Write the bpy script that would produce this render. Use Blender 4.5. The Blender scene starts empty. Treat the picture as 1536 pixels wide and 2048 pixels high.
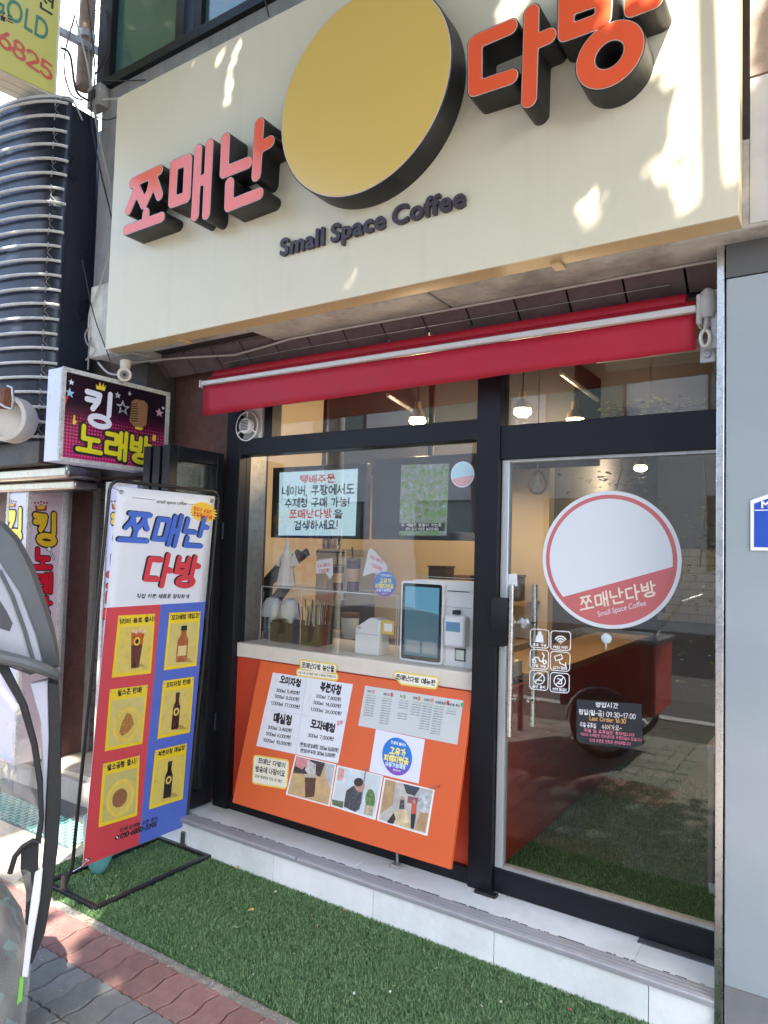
import bpy, math, random
import numpy as np
from mathutils import Vector, Matrix
from mathutils.geometry import tessellate_polygon, delaunay_2d_cdt
R = math.radians
random.seed(7); RNG = np.random.default_rng(7)
sc = bpy.context.scene
COL = sc.collection

# ------------------------------------------------------------------ camera
F = 1420.0                                   # focal length in photo pixels (photo 1536 x 2048)
CAM = np.array([0.0, -3.0, 1.67])            # metres; facade glazing is the plane Y = 0, ground is Z = 0
def _axes():
    d = np.array([-1380.0-768, 1038.0-1024, F]); X = -d/np.linalg.norm(d)
    roll = .028
    k = -(roll*X[0]-X[1])/X[2]
    Z = np.array([roll, -1, k]); Z /= np.linalg.norm(Z)
    Y = np.cross(Z, X)
    if Y[2] < 0: Y = -Y
    return np.stack([X, Y, Z])
RW = _axes()                                 # world = RW @ camera(x right, y down, z forward)
cd = bpy.data.cameras.new('camera'); cam = bpy.data.objects.new('camera', cd); COL.objects.link(cam)
cd.sensor_fit = 'VERTICAL'; cd.sensor_height = 36; cd.sensor_width = 36; cd.lens = F/2048*36
cd.clip_start = .05; cd.clip_end = 500
m4 = Matrix.Identity(4)
for i in range(3):
    m4[i][0] = RW[i][0]; m4[i][1] = -RW[i][1]; m4[i][2] = -RW[i][2]; m4[i][3] = CAM[i]
cam.matrix_world = m4; sc.camera = cam

# ------------------------------------------------------------------ sky, sun, exposure
SUN = np.array([.060, -.120, .140]); SUN = SUN/np.linalg.norm(SUN)      # towards the sun
w = bpy.data.worlds.new('World'); sc.world = w; w.use_nodes = True
nt = w.node_tree; sky = nt.nodes.new('ShaderNodeTexSky'); sky.sky_type = 'NISHITA'; sky.sun_disc = False
sky.sun_elevation = math.asin(SUN[2]); sky.sun_rotation = math.atan2(SUN[0], SUN[1])
sky.air_density = 1.0; sky.dust_density = 2.0; sky.ozone_density = 1.0
bg = nt.nodes['Background']; bg.inputs[1].default_value = .15
nt.links.new(sky.outputs[0], bg.inputs[0])
sl = bpy.data.lights.new('sun', 'SUN'); sl.energy = 4.2; sl.angle = R(.53); sl.color = (1, .94, .84)
so = bpy.data.objects.new('sun', sl); COL.objects.link(so)
so.rotation_euler = Vector(tuple(SUN)).to_track_quat('Z', 'Y').to_euler(); so.location = tuple(SUN*20)
vs = sc.view_settings
sc.display_settings.display_device = 'sRGB'
vs.view_transform = 'Standard'; vs.look = 'None'; vs.gamma = 1; vs.use_curve_mapping = False
vs.exposure = 2.58
sc.cycles.max_bounces = 8; sc.cycles.transparent_max_bounces = 24; sc.cycles.glossy_bounces = 4
sc.cycles.use_denoising = True

# ------------------------------------------------------------------ pixel helpers
def ray(u, v): return RW @ np.array([u-768.0, v-1024.0, F])
def P(u, v, X=None, Y=None, Z=None):
    d = ray(u, v); i, val = (0, X) if X is not None else (1, Y) if Y is not None else (2, Z)
    return CAM + d*((val-CAM[i])/d[i])
def crop(ox, oy, s): return lambda x, y: (ox+x/s, oy+y/s)
class Fr:
    """a plane in the place: origin, right, up, out"""
    def __init__(s, O, right, up):
        s.O = np.array(O, float); s.x = np.array(right, float); s.x /= np.linalg.norm(s.x)
        u = np.array(up, float); u -= s.x*np.dot(u, s.x); s.y = u/np.linalg.norm(u); s.z = np.cross(s.x, s.y)
    def w(s, a, b, c=0.0): return s.O+s.x*a+s.y*b+s.z*c
    def px(s, u, v):
        d = ray(u, v); t = np.dot(s.O-CAM, s.z)/np.dot(d, s.z); p = CAM+d*t-s.O
        return (float(np.dot(p, s.x)), float(np.dot(p, s.y)))
    def cell(s, q):                                   # px list -> local list
        return [s.px(*p) for p in q]

# ------------------------------------------------------------------ materials
MATS = {}
def M(name, col, rough=.55, metal=0., var=.0, scale=6., bump=0., bscale=60., spec=.5, streak=0., emit=None, estr=0., dirt=0., dirtcol=(.05, .045, .035), coat=0.):
    if name in MATS: return MATS[name]
    m = bpy.data.materials.new(name); m.use_nodes = True; n = m.node_tree; N = n.nodes; L = n.links
    b = N['Principled BSDF']; c4 = (*col, 1)
    b.inputs['Base Color'].default_value = c4; b.inputs['Roughness'].default_value = rough; b.inputs['Metallic'].default_value = metal
    b.inputs['Specular IOR Level'].default_value = spec; b.inputs['Coat Weight'].default_value = coat; b.inputs['Coat Roughness'].default_value = .08
    if emit: b.inputs['Emission Color'].default_value = (*emit, 1); b.inputs['Emission Strength'].default_value = estr
    if var or bump or streak or dirt:
        tc = N.new('ShaderNodeTexCoord')
    src = None
    if var:
        nz = N.new('ShaderNodeTexNoise'); nz.inputs['Scale'].default_value = scale; nz.inputs['Detail'].default_value = 8; nz.inputs['Roughness'].default_value = .65
        L.new(tc.outputs['Object'], nz.inputs['Vector'])
        mr = N.new('ShaderNodeMapRange'); mr.inputs[1].default_value = .3; mr.inputs[2].default_value = .7; mr.inputs[3].default_value = 1-var; mr.inputs[4].default_value = 1+var
        L.new(nz.outputs['Fac'], mr.inputs[0])
        hs = N.new('ShaderNodeHueSaturation'); hs.inputs['Color'].default_value = c4; L.new(mr.outputs[0], hs.inputs['Value']); src = hs.outputs[0]
        rr = N.new('ShaderNodeMapRange'); rr.inputs[3].default_value = max(.02, rough-.12); rr.inputs[4].default_value = min(1, rough+.12)
        L.new(nz.outputs['Fac'], rr.inputs[0]); L.new(rr.outputs[0], b.inputs['Roughness'])
    def over(fac, colr):
        nonlocal src
        mx = N.new('ShaderNodeMix'); mx.data_type = 'RGBA'; L.new(fac, mx.inputs[0])
        if src: L.new(src, mx.inputs[6])
        else: mx.inputs[6].default_value = c4
        mx.inputs[7].default_value = (*colr, 1); src = mx.outputs[2]
    if streak:                                        # vertical rain streaks
        mp = N.new('ShaderNodeMapping'); mp.inputs['Scale'].default_value = (14, 14, .7); L.new(tc.outputs['Object'], mp.inputs[0])
        nz2 = N.new('ShaderNodeTexNoise'); nz2.inputs['Scale'].default_value = 1.3; nz2.inputs['Detail'].default_value = 7; L.new(mp.outputs[0], nz2.inputs['Vector'])
        r2 = N.new('ShaderNodeMapRange'); r2.inputs[1].default_value = .52; r2.inputs[2].default_value = .78; r2.inputs[4].default_value = streak; L.new(nz2.outputs['Fac'], r2.inputs[0])
        over(r2.outputs[0], dirtcol)
    if dirt:
        nz3 = N.new('ShaderNodeTexNoise'); nz3.inputs['Scale'].default_value = 3.1; nz3.inputs['Detail'].default_value = 11; nz3.inputs['Roughness'].default_value = .72; L.new(tc.outputs['Object'], nz3.inputs['Vector'])
        r3 = N.new('ShaderNodeMapRange'); r3.inputs[1].default_value = .5; r3.inputs[2].default_value = .72; r3.inputs[4].default_value = dirt; L.new(nz3.outputs['Fac'], r3.inputs[0])
        over(r3.outputs[0], dirtcol)
    if src: L.new(src, b.inputs['Base Color'])
    if bump:
        nb = N.new('ShaderNodeTexNoise'); nb.inputs['Scale'].default_value = bscale; nb.inputs['Detail'].default_value = 6; L.new(tc.outputs['Object'], nb.inputs['Vector'])
        bp = N.new('ShaderNodeBump'); bp.inputs['Strength'].default_value = bump; bp.inputs['Distance'].default_value = .004
        L.new(nb.outputs['Fac'], bp.inputs['Height']); L.new(bp.outputs[0], b.inputs['Normal'])
    MATS[name] = m; return m
def glass(name, tint=(.93, .96, .95), f0=.05, grime_sheen=0., rough=0., gain=1.):
    if name in MATS: return MATS[name]
    m = bpy.data.materials.new(name); m.use_nodes = True; N = m.node_tree.nodes; L = m.node_tree.links; N.clear()
    out = N.new('ShaderNodeOutputMaterial'); tr = N.new('ShaderNodeBsdfTransparent'); tr.inputs[0].default_value = (*tint, 1)
    gl = N.new('ShaderNodeBsdfGlossy'); gl.inputs['Roughness'].default_value = rough
    lw = N.new('ShaderNodeLayerWeight'); lw.inputs[0].default_value = .5
    p5 = N.new('ShaderNodeMath'); p5.operation = 'POWER'; p5.inputs[1].default_value = 5; L.new(lw.outputs['Facing'], p5.inputs[0])
    ma = N.new('ShaderNodeMath'); ma.operation = 'MULTIPLY_ADD'; ma.inputs[1].default_value = (1-f0)*gain; ma.inputs[2].default_value = f0; L.new(p5.outputs[0], ma.inputs[0])
    mx = N.new('ShaderNodeMixShader'); L.new(ma.outputs[0], mx.inputs[0]); L.new(tr.outputs[0], mx.inputs[1]); L.new(gl.outputs[0], mx.inputs[2]); last = mx.outputs[0]
    if grime_sheen:
        tc = N.new('ShaderNodeTexCoord'); nz = N.new('ShaderNodeTexNoise'); nz.inputs['Scale'].default_value = 2.5; nz.inputs['Detail'].default_value = 9; L.new(tc.outputs['Object'], nz.inputs['Vector'])
        mr = N.new('ShaderNodeMapRange'); mr.inputs[1].default_value = .35; mr.inputs[2].default_value = .8; mr.inputs[4].default_value = grime_sheen; L.new(nz.outputs['Fac'], mr.inputs[0])
        df = N.new('ShaderNodeBsdfDiffuse'); df.inputs[0].default_value = (.6, .6, .58, 1)
        m2 = N.new('ShaderNodeMixShader'); L.new(mr.outputs[0], m2.inputs[0]); L.new(last, m2.inputs[1]); L.new(df.outputs[0], m2.inputs[2]); last = m2.outputs[0]
    L.new(last, out.inputs[0]); MATS[name] = m; return m
def screen(name, col, strength=1.):
    if name in MATS: return MATS[name]
    strength *= .2
    m = M(name, (.02, .02, .02), .25, emit=col, estr=strength); return m
def foliage_like(name, cols, scale, emit=0.):
    if name in MATS: return MATS[name]
    m = bpy.data.materials.new(name); m.use_nodes = True; N = m.node_tree.nodes; L = m.node_tree.links; b = N['Principled BSDF']
    tc = N.new('ShaderNodeTexCoord'); nz = N.new('ShaderNodeTexVoronoi'); nz.inputs['Scale'].default_value = scale; L.new(tc.outputs['Object'], nz.inputs['Vector'])
    sp = N.new('ShaderNodeSeparateColor'); L.new(nz.outputs['Color'], sp.inputs[0])
    cr = N.new('ShaderNodeValToRGB'); L.new(sp.outputs[0], cr.inputs[0]); e = cr.color_ramp.elements
    while len(e) < len(cols): e.new(.5)
    for i, c in enumerate(cols): e[i].position = i/(len(cols)-1); e[i].color = (*c, 1)
    L.new(cr.outputs[0], b.inputs['Base Color']); b.inputs['Roughness'].default_value = .6
    if emit: L.new(cr.outputs[0], b.inputs['Emission Color']); b.inputs['Emission Strength'].default_value = emit
    MATS[name] = m; return m

# ------------------------------------------------------------------ mesh builder
class MB:
    def __init__(s): s.v = []; s.f = []
    def add(s, vs, fs):
        o = len(s.v); s.v += [tuple(map(float, p)) for p in vs]; s.f += [tuple(o+i for i in f) for f in fs]; return s
    def box(s, x0, x1, y0, y1, z0, z1):
        x0, x1 = sorted((x0, x1)); y0, y1 = sorted((y0, y1)); z0, z1 = sorted((z0, z1))
        return s.add([(x0, y0, z0), (x1, y0, z0), (x1, y1, z0), (x0, y1, z0), (x0, y0, z1), (x1, y0, z1), (x1, y1, z1), (x0, y1, z1)],
                     [(3, 2, 1, 0), (4, 5, 6, 7), (0, 1, 5, 4), (1, 2, 6, 5), (2, 3, 7, 6), (3, 0, 4, 7)])
    def fbox(s, fr, a0, a1, b0, b1, c0, c1):          # box in a plane frame
        q = [fr.w(a, b, c) for c in (c0, c1) for a, b in ((a0, b0), (a1, b0), (a1, b1), (a0, b1))]
        return s.add(q, [(3, 2, 1, 0), (4, 5, 6, 7), (0, 1, 5, 4), (1, 2, 6, 5), (2, 3, 7, 6), (3, 0, 4, 7)])
    def fprism(s, fr, pts, c0, c1):                   # polygon (local a,b) extruded c0..c1
        n = len(pts); area = sum(pts[i][0]*pts[(i+1) % n][1]-pts[(i+1) % n][0]*pts[i][1] for i in range(n))
        if area < 0: pts = pts[::-1]
        vs = [fr.w(a, b, c0) for a, b in pts]+[fr.w(a, b, c1) for a, b in pts]
        tri = tessellate_polygon([[Vector((a, b, 0)) for a, b in pts]])
        fs = []
        for t in tri:
            A, B, C = [pts[i] for i in t]
            if (B[0]-A[0])*(C[1]-A[1])-(C[0]-A[0])*(B[1]-A[1]) < 0: t = t[::-1]
            fs.append(tuple(n+i for i in t))
            if c0 != c1: fs.append(tuple(t[::-1]))
        if c0 != c1: fs += [(i, (i+1) % n, n+(i+1) % n, n+i) for i in range(n)]
        else: vs = vs[:n]*2
        return s.add(vs, fs)
    def cyl(s, p0, p1, r0, r1=None, n=16, cap=True):
        r1 = r0 if r1 is None else r1; p0 = np.array(p0, float); p1 = np.array(p1, float); d = p1-p0; d /= np.linalg.norm(d)
        a = np.cross(d, (0, 0, 1) if abs(d[2]) < .9 else (1, 0, 0)); a /= np.linalg.norm(a); b = np.cross(d, a)
        ang = [2*math.pi*i/n for i in range(n)]
        vs = [p0+r0*(a*math.cos(t)+b*math.sin(t)) for t in ang]+[p1+r1*(a*math.cos(t)+b*math.sin(t)) for t in ang]
        fs = [(i, (i+1) % n, n+(i+1) % n, n+i) for i in range(n)]
        if cap: fs += [tuple(range(n))[::-1], tuple(range(n, 2*n))]
        return s.add(vs, fs)
    def tube(s, pts, r, n=8, closed=False):
        pts = [np.array(p, float) for p in pts]; m = len(pts); rings = []; rr = r if hasattr(r, '__len__') else [r]*m
        prev = None
        for i in range(m):
            t = (pts[(i+1) % m]-pts[i-1]) if closed else pts[min(i+1, m-1)]-pts[max(i-1, 0)]
            t = t/(np.linalg.norm(t)+1e-9)
            if prev is None:
                a = np.cross(t, (0, 0, 1) if abs(t[2]) < .9 else (1, 0, 0))
            else: a = prev-t*np.dot(prev, t)
            a = a/np.linalg.norm(a); prev = a; b = np.cross(t, a)
            rings.append([pts[i]+rr[i]*(a*math.cos(2*math.pi*k/n)+b*math.sin(2*math.pi*k/n)) for k in range(n)])
        vs = [p for g in rings for p in g]; fs = []
        for i in range(m if closed else m-1):
            j = (i+1) % m
            fs += [(i*n+k, i*n+(k+1) % n, j*n+(k+1) % n, j*n+k) for k in range(n)]
        if not closed: fs += [tuple(range(n))[::-1], tuple(range((m-1)*n, m*n))]
        return s.add(vs, fs)
    def lathe(s, c, prof, n=20, axis=(0, 0, 1)):      # prof: (r, h)
        c = np.array(c, float); d = np.array(axis, float); d /= np.linalg.norm(d)
        a = np.cross(d, (0, 0, 1) if abs(d[2]) < .9 else (1, 0, 0)); a /= np.linalg.norm(a); b = np.cross(d, a)
        vs = [c+d*h+r*(a*math.cos(2*math.pi*k/n)+b*math.sin(2*math.pi*k/n)) for r, h in prof for k in range(n)]
        fs = [(i*n+k, i*n+(k+1) % n, (i+1)*n+(k+1) % n, (i+1)*n+k) for i in range(len(prof)-1) for k in range(n)]
        fs += [tuple(range(n))[::-1], tuple(range((len(prof)-1)*n, len(prof)*n))]
        return s.add(vs, fs)
    def ball(s, c, r, n=10, sq=(1, 1, 1)):
        c = np.array(c, float); vs = []; fs = []
        for i in range(n+1):
            th = math.pi*i/n
            for k in range(2*n): ph = math.pi*k/n; vs.append(c+r*np.array([math.sin(th)*math.cos(ph)*sq[0], math.sin(th)*math.sin(ph)*sq[1], math.cos(th)*sq[2]]))
        for i in range(n):
            for k in range(2*n): k2 = (k+1) % (2*n); fs.append((i*2*n+k, (i+1)*2*n+k, (i+1)*2*n+k2, i*2*n+k2))
        return s.add(vs, fs)
    def loops(s, fr, loops, c0, c1):                  # closed outlines with holes, extruded towards the viewer
        flat = [p for lp in loops for p in lp]; n = len(flat)
        ar = lambda A, B, C: (B[0]-A[0])*(C[1]-A[1])-(C[0]-A[0])*(B[1]-A[1])
        sg = [sum(lp[i-1][0]*lp[i][1]-lp[i][0]*lp[i-1][1] for i in range(len(lp))) for lp in loops]
        st = np.cumsum([0]+[len(lp) for lp in loops])
        def inside(p, lp): return sum((lp[i-1][1] > p[1]) != (lp[i][1] > p[1]) and p[0] < lp[i-1][0]+(p[1]-lp[i-1][1])*(lp[i][0]-lp[i-1][0])/(lp[i][1]-lp[i-1][1]) for i in range(len(lp))) % 2
        big = sg[int(np.argmax(np.abs(sg)))]; tri = []
        for k, lp in enumerate(loops):
            if sg[k]*big < 0: continue
            grp = [k]+[j for j in range(len(loops)) if sg[j]*big < 0 and inside(loops[j][0], lp)]
            ids = [int(st[j])+i for j in grp for i in range(len(loops[j]))]
            t3 = tessellate_polygon([[Vector((a, b, 0)) for a, b in loops[j]] for j in grp]); want = abs(sum(sg[j] for j in grp))
            t3 = [tuple(ids[i] for i in t) for t in t3]
            if abs(sum(abs(ar(*[flat[i] for i in t])) for t in t3)-want) > .02*want:
                ed = []; o = 0
                for j in grp: ed += [(o+i, o+(i+1) % len(loops[j])) for i in range(len(loops[j]))]; o += len(loops[j])
                r = delaunay_2d_cdt([Vector(flat[i]) for i in ids], ed, [], 1, 1e-7); t3 = []
                for f in r[2]:
                    c = sum((r[0][i] for i in f), Vector((0, 0)))/len(f)
                    if sum(inside(c, loops[j]) for j in grp) % 2: t3.append(tuple(ids[r[3][i][0]] for i in f if r[3][i]))
            tri += [t for t in t3 if len(t) > 2]
        fs = []
        for t in tri:
            if ar(*[flat[i] for i in t[:3]]) < 0: t = t[::-1]
            fs.append(tuple(t))
        vs = [fr.w(a, b, c1) for a, b in flat]
        if c0 != c1:
            vs += [fr.w(a, b, c0) for a, b in flat]; o = 0
            for lp in loops:
                k = len(lp)
                fs += [(o+i, n+o+i, n+o+(i+1) % k, o+(i+1) % k) for i in range(k)]; o += k
        return s.add(vs, fs)
def base_of(p):
    o = Vector((0, 0, 0))
    while p is not None: o += p.location; p = p.parent
    return o
def obj(name, mb, mat, parent=None, smooth=True, bevel=0., angle=.6):
    me = bpy.data.meshes.new(name); o = base_of(parent)
    me.from_pydata([(a-o.x, b-o.y, c-o.z) for a, b, c in mb.v], [], mb.f); me.validate(); me.materials.append(mat)
    if smooth:
        me.polygons.foreach_set('use_smooth', [True]*len(me.polygons)); me.set_sharp_from_angle(angle=angle)
    ob = bpy.data.objects.new(name, me); COL.objects.link(ob)
    if parent: ob.parent = parent
    if bevel:
        bv = ob.modifiers.new('bevel', 'BEVEL'); bv.width = bevel; bv.segments = 2; bv.limit_method = 'ANGLE'; bv.angle_limit = R(40)
    return ob
def thing(name, label, cat, loc, group=None):
    e = bpy.data.objects.new(name, None); COL.objects.link(e); e.location = tuple(map(float, loc)); e.empty_display_size = .05
    return tag(e, label, cat, group)
def tag(o, label, cat, group=None):
    o['label'] = label; o['category'] = cat
    if group: o['group'] = group
    return o
def struct(name, mb, mat, **k):
    o = obj(name, mb, mat, **k); o['kind'] = 'structure'; return o
def copy_tree(o, parent=None, loc=None):
    c = o.copy(); COL.objects.link(c); c.parent = parent
    if loc is not None: c.location = tuple(map(float, loc))
    for ch in list(o.children): copy_tree(ch, c)
    return c

# ------------------------------------------------------------------ lettering: strokes -> distance field -> outlines
def arc(cx, cy, rx, ry, a0, a1, n=10): return [(cx+rx*math.cos(R(a0+(a1-a0)*i/n)), cy+ry*math.sin(R(a0+(a1-a0)*i/n))) for i in range(n+1)]
def sdf_loops(strokes, hw, res=.03, pad=.03):
    segs = np.array([(*a, *b) for st in strokes for a, b in zip(st[:-1], st[1:])], float)
    x0, x1 = min(segs[:, 0].min(), segs[:, 2].min())-hw-pad, max(segs[:, 0].max(), segs[:, 2].max())+hw+pad
    y0, y1 = min(segs[:, 1].min(), segs[:, 3].min())-hw-pad, max(segs[:, 1].max(), segs[:, 3].max())+hw+pad
    nx, ny = int((x1-x0)/res)+2, int((y1-y0)/res)+2
    gx = x0+res*np.arange(nx); gy = y0+res*np.arange(ny); XX, YY = np.meshgrid(gx, gy)
    D = np.full(XX.shape, 9.)
    for ax, ay, bx, by in segs:
        dx, dy = bx-ax, by-ay; l2 = dx*dx+dy*dy+1e-12
        t = np.clip(((XX-ax)*dx+(YY-ay)*dy)/l2, 0, 1)
        D = np.minimum(D, np.hypot(XX-ax-t*dx, YY-ay-t*dy))
    return contour(D-hw, gx, gy)
def contour(D, gx, gy):
    I = D < 0; nxt = {}
    code = I[:-1, :-1]*1+I[:-1, 1:]*2+I[1:, 1:]*4+I[1:, :-1]*8
    T = {1: 'WS', 2: 'SE', 3: 'WE', 4: 'EN', 6: 'SN', 7: 'WN', 8: 'NW', 9: 'NS', 11: 'NE', 12: 'EW', 13: 'ES', 14: 'SW'}
    for j, i in zip(*np.nonzero((code > 0) & (code < 15))):
        c = int(code[j, i]); E = {'S': (0, j, i), 'N': (0, j+1, i), 'W': (1, j, i), 'E': (1, j, i+1)}
        pr = [('WS'), ('EN')] if c == 5 else [('SE'), ('NW')] if c == 10 else [T[c]]
        for p in pr: nxt[E[p[1]]] = E[p[0]]
    def pt(e):
        k, j, i = e; a = D[j, i]
        if k == 0: b = D[j, i+1]; t = a/(a-b); return (gx[i]+(gx[i+1]-gx[i])*t, gy[j])
        b = D[j+1, i]; t = a/(a-b); return (gx[i], gy[j]+(gy[j+1]-gy[j])*t)
    loops = []
    while nxt:
        s = next(iter(nxt)); lp = []; e = s
        while e in nxt: lp.append(pt(e)); e = nxt.pop(e)
        q = []                                           # drop points on straight runs
        n = len(lp)
        for k in range(n):
            (ax, ay), (bx, by), (cx, cy) = lp[k-1], lp[k], lp[(k+1) % n]
            if abs((bx-ax)*(cy-by)-(by-ay)*(cx-bx)) > .02*math.hypot(bx-ax, by-ay)*math.hypot(cx-bx, cy-by) or n < 8: q.append(lp[k])
        if len(q) > 2: loops.append([(float(a), float(b)) for a, b in q])
    return loops
V_ = lambda *p: list(p)
CHO = {'ㄱ': [V_((.08, .9), (.88, .9), (.8, .5), (.55, .08))], 'ㄴ': [V_((.12, .95), (.12, .12), (.95, .12))], 'ㄷ': [V_((.92, .92), (.12, .92), (.12, .1), (.95, .1))],
 'ㄹ': [V_((.1, .95), (.9, .95), (.9, .53), (.12, .53), (.12, .06), (.95, .06))], 'ㅁ': [V_((.12, .92), (.9, .92), (.9, .08), (.12, .08), (.12, .92))],
 'ㅂ': [V_((.12, .98), (.12, .08), (.9, .08), (.9, .98)), V_((.12, .52), (.9, .52))], 'ㅅ': [V_((.5, .95), (.4, .5), (.05, .05)), V_((.5, .7), (.62, .4), (.97, .05))],
 'ㅇ': [arc(.5, .5, .42, .43, 0, 360, 20)], 'ㅈ': [V_((.08, .92), (.92, .92)), V_((.52, .9), (.4, .45), (.05, .05)), V_((.5, .6), (.65, .35), (.97, .05))],
 'ㅊ': [V_((.4, 1.05), (.6, 1.05)), V_((.06, .78), (.94, .78)), V_((.5, .76), (.4, .4), (.05, .03)), V_((.5, .5), (.65, .3), (.97, .03))],
 'ㅋ': [V_((.08, .9), (.88, .9), (.8, .5), (.5, .05)), V_((.1, .5), (.8, .53))], 'ㅌ': [V_((.93, .95), (.12, .95), (.12, .06), (.95, .06)), V_((.12, .5), (.88, .5))],
 'ㅍ': [V_((.05, .92), (.95, .92)), V_((.32, .92), (.32, .08)), V_((.7, .92), (.7, .08)), V_((.03, .08), (.97, .08))],
 'ㅎ': [V_((.3, 1.05), (.7, 1.05)), V_((.05, .8), (.95, .8)), arc(.5, .3, .33, .3, 0, 360, 16)]}
def _dbl(k): return [[(x*.47, y) for x, y in s] for s in CHO[k]]+[[(.53+x*.47, y) for x, y in s] for s in CHO[k]]
for d, k in zip('ㄲㄸㅃㅆㅉ', 'ㄱㄷㅂㅅㅈ'): CHO[d] = _dbl(k)
CHOS = 'ㄱㄲㄴㄷㄸㄹㅁㅂㅃㅅㅆㅇㅈㅉㅊㅋㅌㅍㅎ'
JUNG = 'ㅏㅐㅑㅒㅓㅔㅕㅖㅗㅘㅙㅚㅛㅜㅝㅞㅟㅠㅡㅢㅣ'
JONG = ' ㄱ ㄲ ㄳ ㄴ ㄵ ㄶ ㄷ ㄹ ㄺ ㄻ ㄼ ㄽ ㄾ ㄿ ㅀ ㅁ ㅂ ㅄ ㅅ ㅆ ㅇ ㅈ ㅊ ㅋ ㅌ ㅍ ㅎ'.split(' ')
VV = {'ㅏ': [V_((.3, 1), (.3, 0)), V_((.3, .5), (.95, .5))], 'ㅑ': [V_((.3, 1), (.3, 0)), V_((.3, .63), (.95, .63)), V_((.3, .35), (.95, .35))], 'ㅓ': [V_((.7, 1), (.7, 0)), V_((.0, .5), (.7, .5))],
 'ㅕ': [V_((.7, 1), (.7, 0)), V_((.0, .65), (.7, .65)), V_((.0, .35), (.7, .35))], 'ㅣ': [V_((.55, 1), (.55, 0))], 'ㅐ': [V_((.15, .97), (.15, .03)), V_((.85, 1), (.85, 0)), V_((.15, .5), (.85, .5))],
 'ㅔ': [V_((.38, .97), (.38, .03)), V_((.95, 1), (.95, 0)), V_((-.1, .5), (.38, .5))]}
VV['ㅒ'] = VV['ㅐ']; VV['ㅖ'] = VV['ㅔ']
VH = {'ㅗ': [V_((.5, 1), (.5, .2)), V_((0, .2), (1, .2))], 'ㅛ': [V_((.33, 1), (.33, .2)), V_((.67, 1), (.67, .2)), V_((0, .2), (1, .2))], 'ㅜ': [V_((0, .75), (1, .75)), V_((.5, .75), (.5, 0))],
 'ㅠ': [V_((0, .75), (1, .75)), V_((.33, .75), (.33, 0)), V_((.67, .75), (.67, 0))], 'ㅡ': [V_((0, .5), (1, .5))]}
MIX = {'ㅘ': ('ㅗ', 'ㅏ'), 'ㅙ': ('ㅗ', 'ㅐ'), 'ㅚ': ('ㅗ', 'ㅣ'), 'ㅝ': ('ㅜ', 'ㅓ'), 'ㅞ': ('ㅜ', 'ㅔ'), 'ㅟ': ('ㅜ', 'ㅣ'), 'ㅢ': ('ㅡ', 'ㅣ')}
def hangul(ch):
    k = ord(ch)-0xAC00; c, v, f = CHOS[k//588], JUNG[k % 588//28], JONG[k % 28]
    out = []
    def put(st, x0, x1, y0, y1): out.extend([[(x0+x*(x1-x0), y0+y*(y1-y0)) for x, y in s] for s in st])
    if v in VV:
        put(CHO[c], .06, .54, .44 if f else .14, .93 if f else .88); put(VV[v], .63, .95, .4 if f else .02, .98)
    elif v in VH:
        put(CHO[c], .14, .86, .66 if f else .46, .97 if f else .95); put(VH[v], .05, .95, .38 if f else .04, .6 if f else .42)
    else:
        a, b = MIX[v]
        put(CHO[c], .06, .56, .58 if f else .5, .96 if f else .93); put(VH[a], .03, .63, .32 if f else .12, .55 if f else .44); put(VV[b], .7, .97, .3 if f else .02, 1.)
    if f: put(CHO.get(f, CHO['ㄹ']), .18, .9, .02, .32)
    return out
LAT = {'0': [arc(.28, .45, .24, .42, 0, 360, 16)], '1': [V_((.1, .7), (.3, .87), (.3, .03))], '2': [arc(.27, .63, .23, .23, 160, -35, 8)+[(.05, .04), (.52, .04)]], '3': [arc(.26, .66, .21, .2, 150, -90, 8)+arc(.26, .25, .24, .22, 90, -150, 8)],
 '4': [V_((.4, .03), (.4, .87), (.04, .28), (.55, .28))], '5': [V_((.48, .86), (.12, .86), (.09, .5))+arc(.26, .29, .24, .25, 120, -145, 8)], '6': [V_((.4, .87), (.14, .5))+arc(.28, .27, .23, .24, 160, -200, 14)],
 '7': [V_((.05, .86), (.5, .86), (.2, .03))], '8': [arc(.28, .66, .19, .2, 0, 360, 14), arc(.28, .25, .24, .22, 0, 360, 14)], '9': [arc(.28, .62, .22, .23, 20, 380, 14)+[(.36, .03)]],
 ',': [V_((.12, .06), (.07, -.1))], '.': [V_((.1, .04), (.11, .04))], '-': [V_((.08, .4), (.38, .4))], '!': [V_((.14, .9), (.14, .3)), V_((.14, .05), (.141, .05))], '(': [arc(.45, .42, .35, .55, 130, 230, 6)], ')': [arc(-.1, .42, .35, .55, 50, -50, 6)],
 '~': [V_((.05, .38), (.2, .48), (.38, .36), (.52, .46))], ':': [V_((.12, .6), (.121, .6)), V_((.12, .15), (.121, .15))], 'm': [V_((.06, .55), (.06, .03)), V_((.06, .4), (.18, .54), (.3, .4), (.3, .03)), V_((.3, .4), (.42, .54), (.54, .4), (.54, .03))], 'l': [V_((.1, .9), (.1, .03))], '·': [V_((.12, .42), (.121, .42))]}
ADV = {'1': .46, ',': .24, '.': .24, '-': .46, '!': .32, '(': .36, ')': .36, ':': .3, 'm': .68, 'l': .24, '·': .3, '~': .6}
GLY = {}
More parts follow.
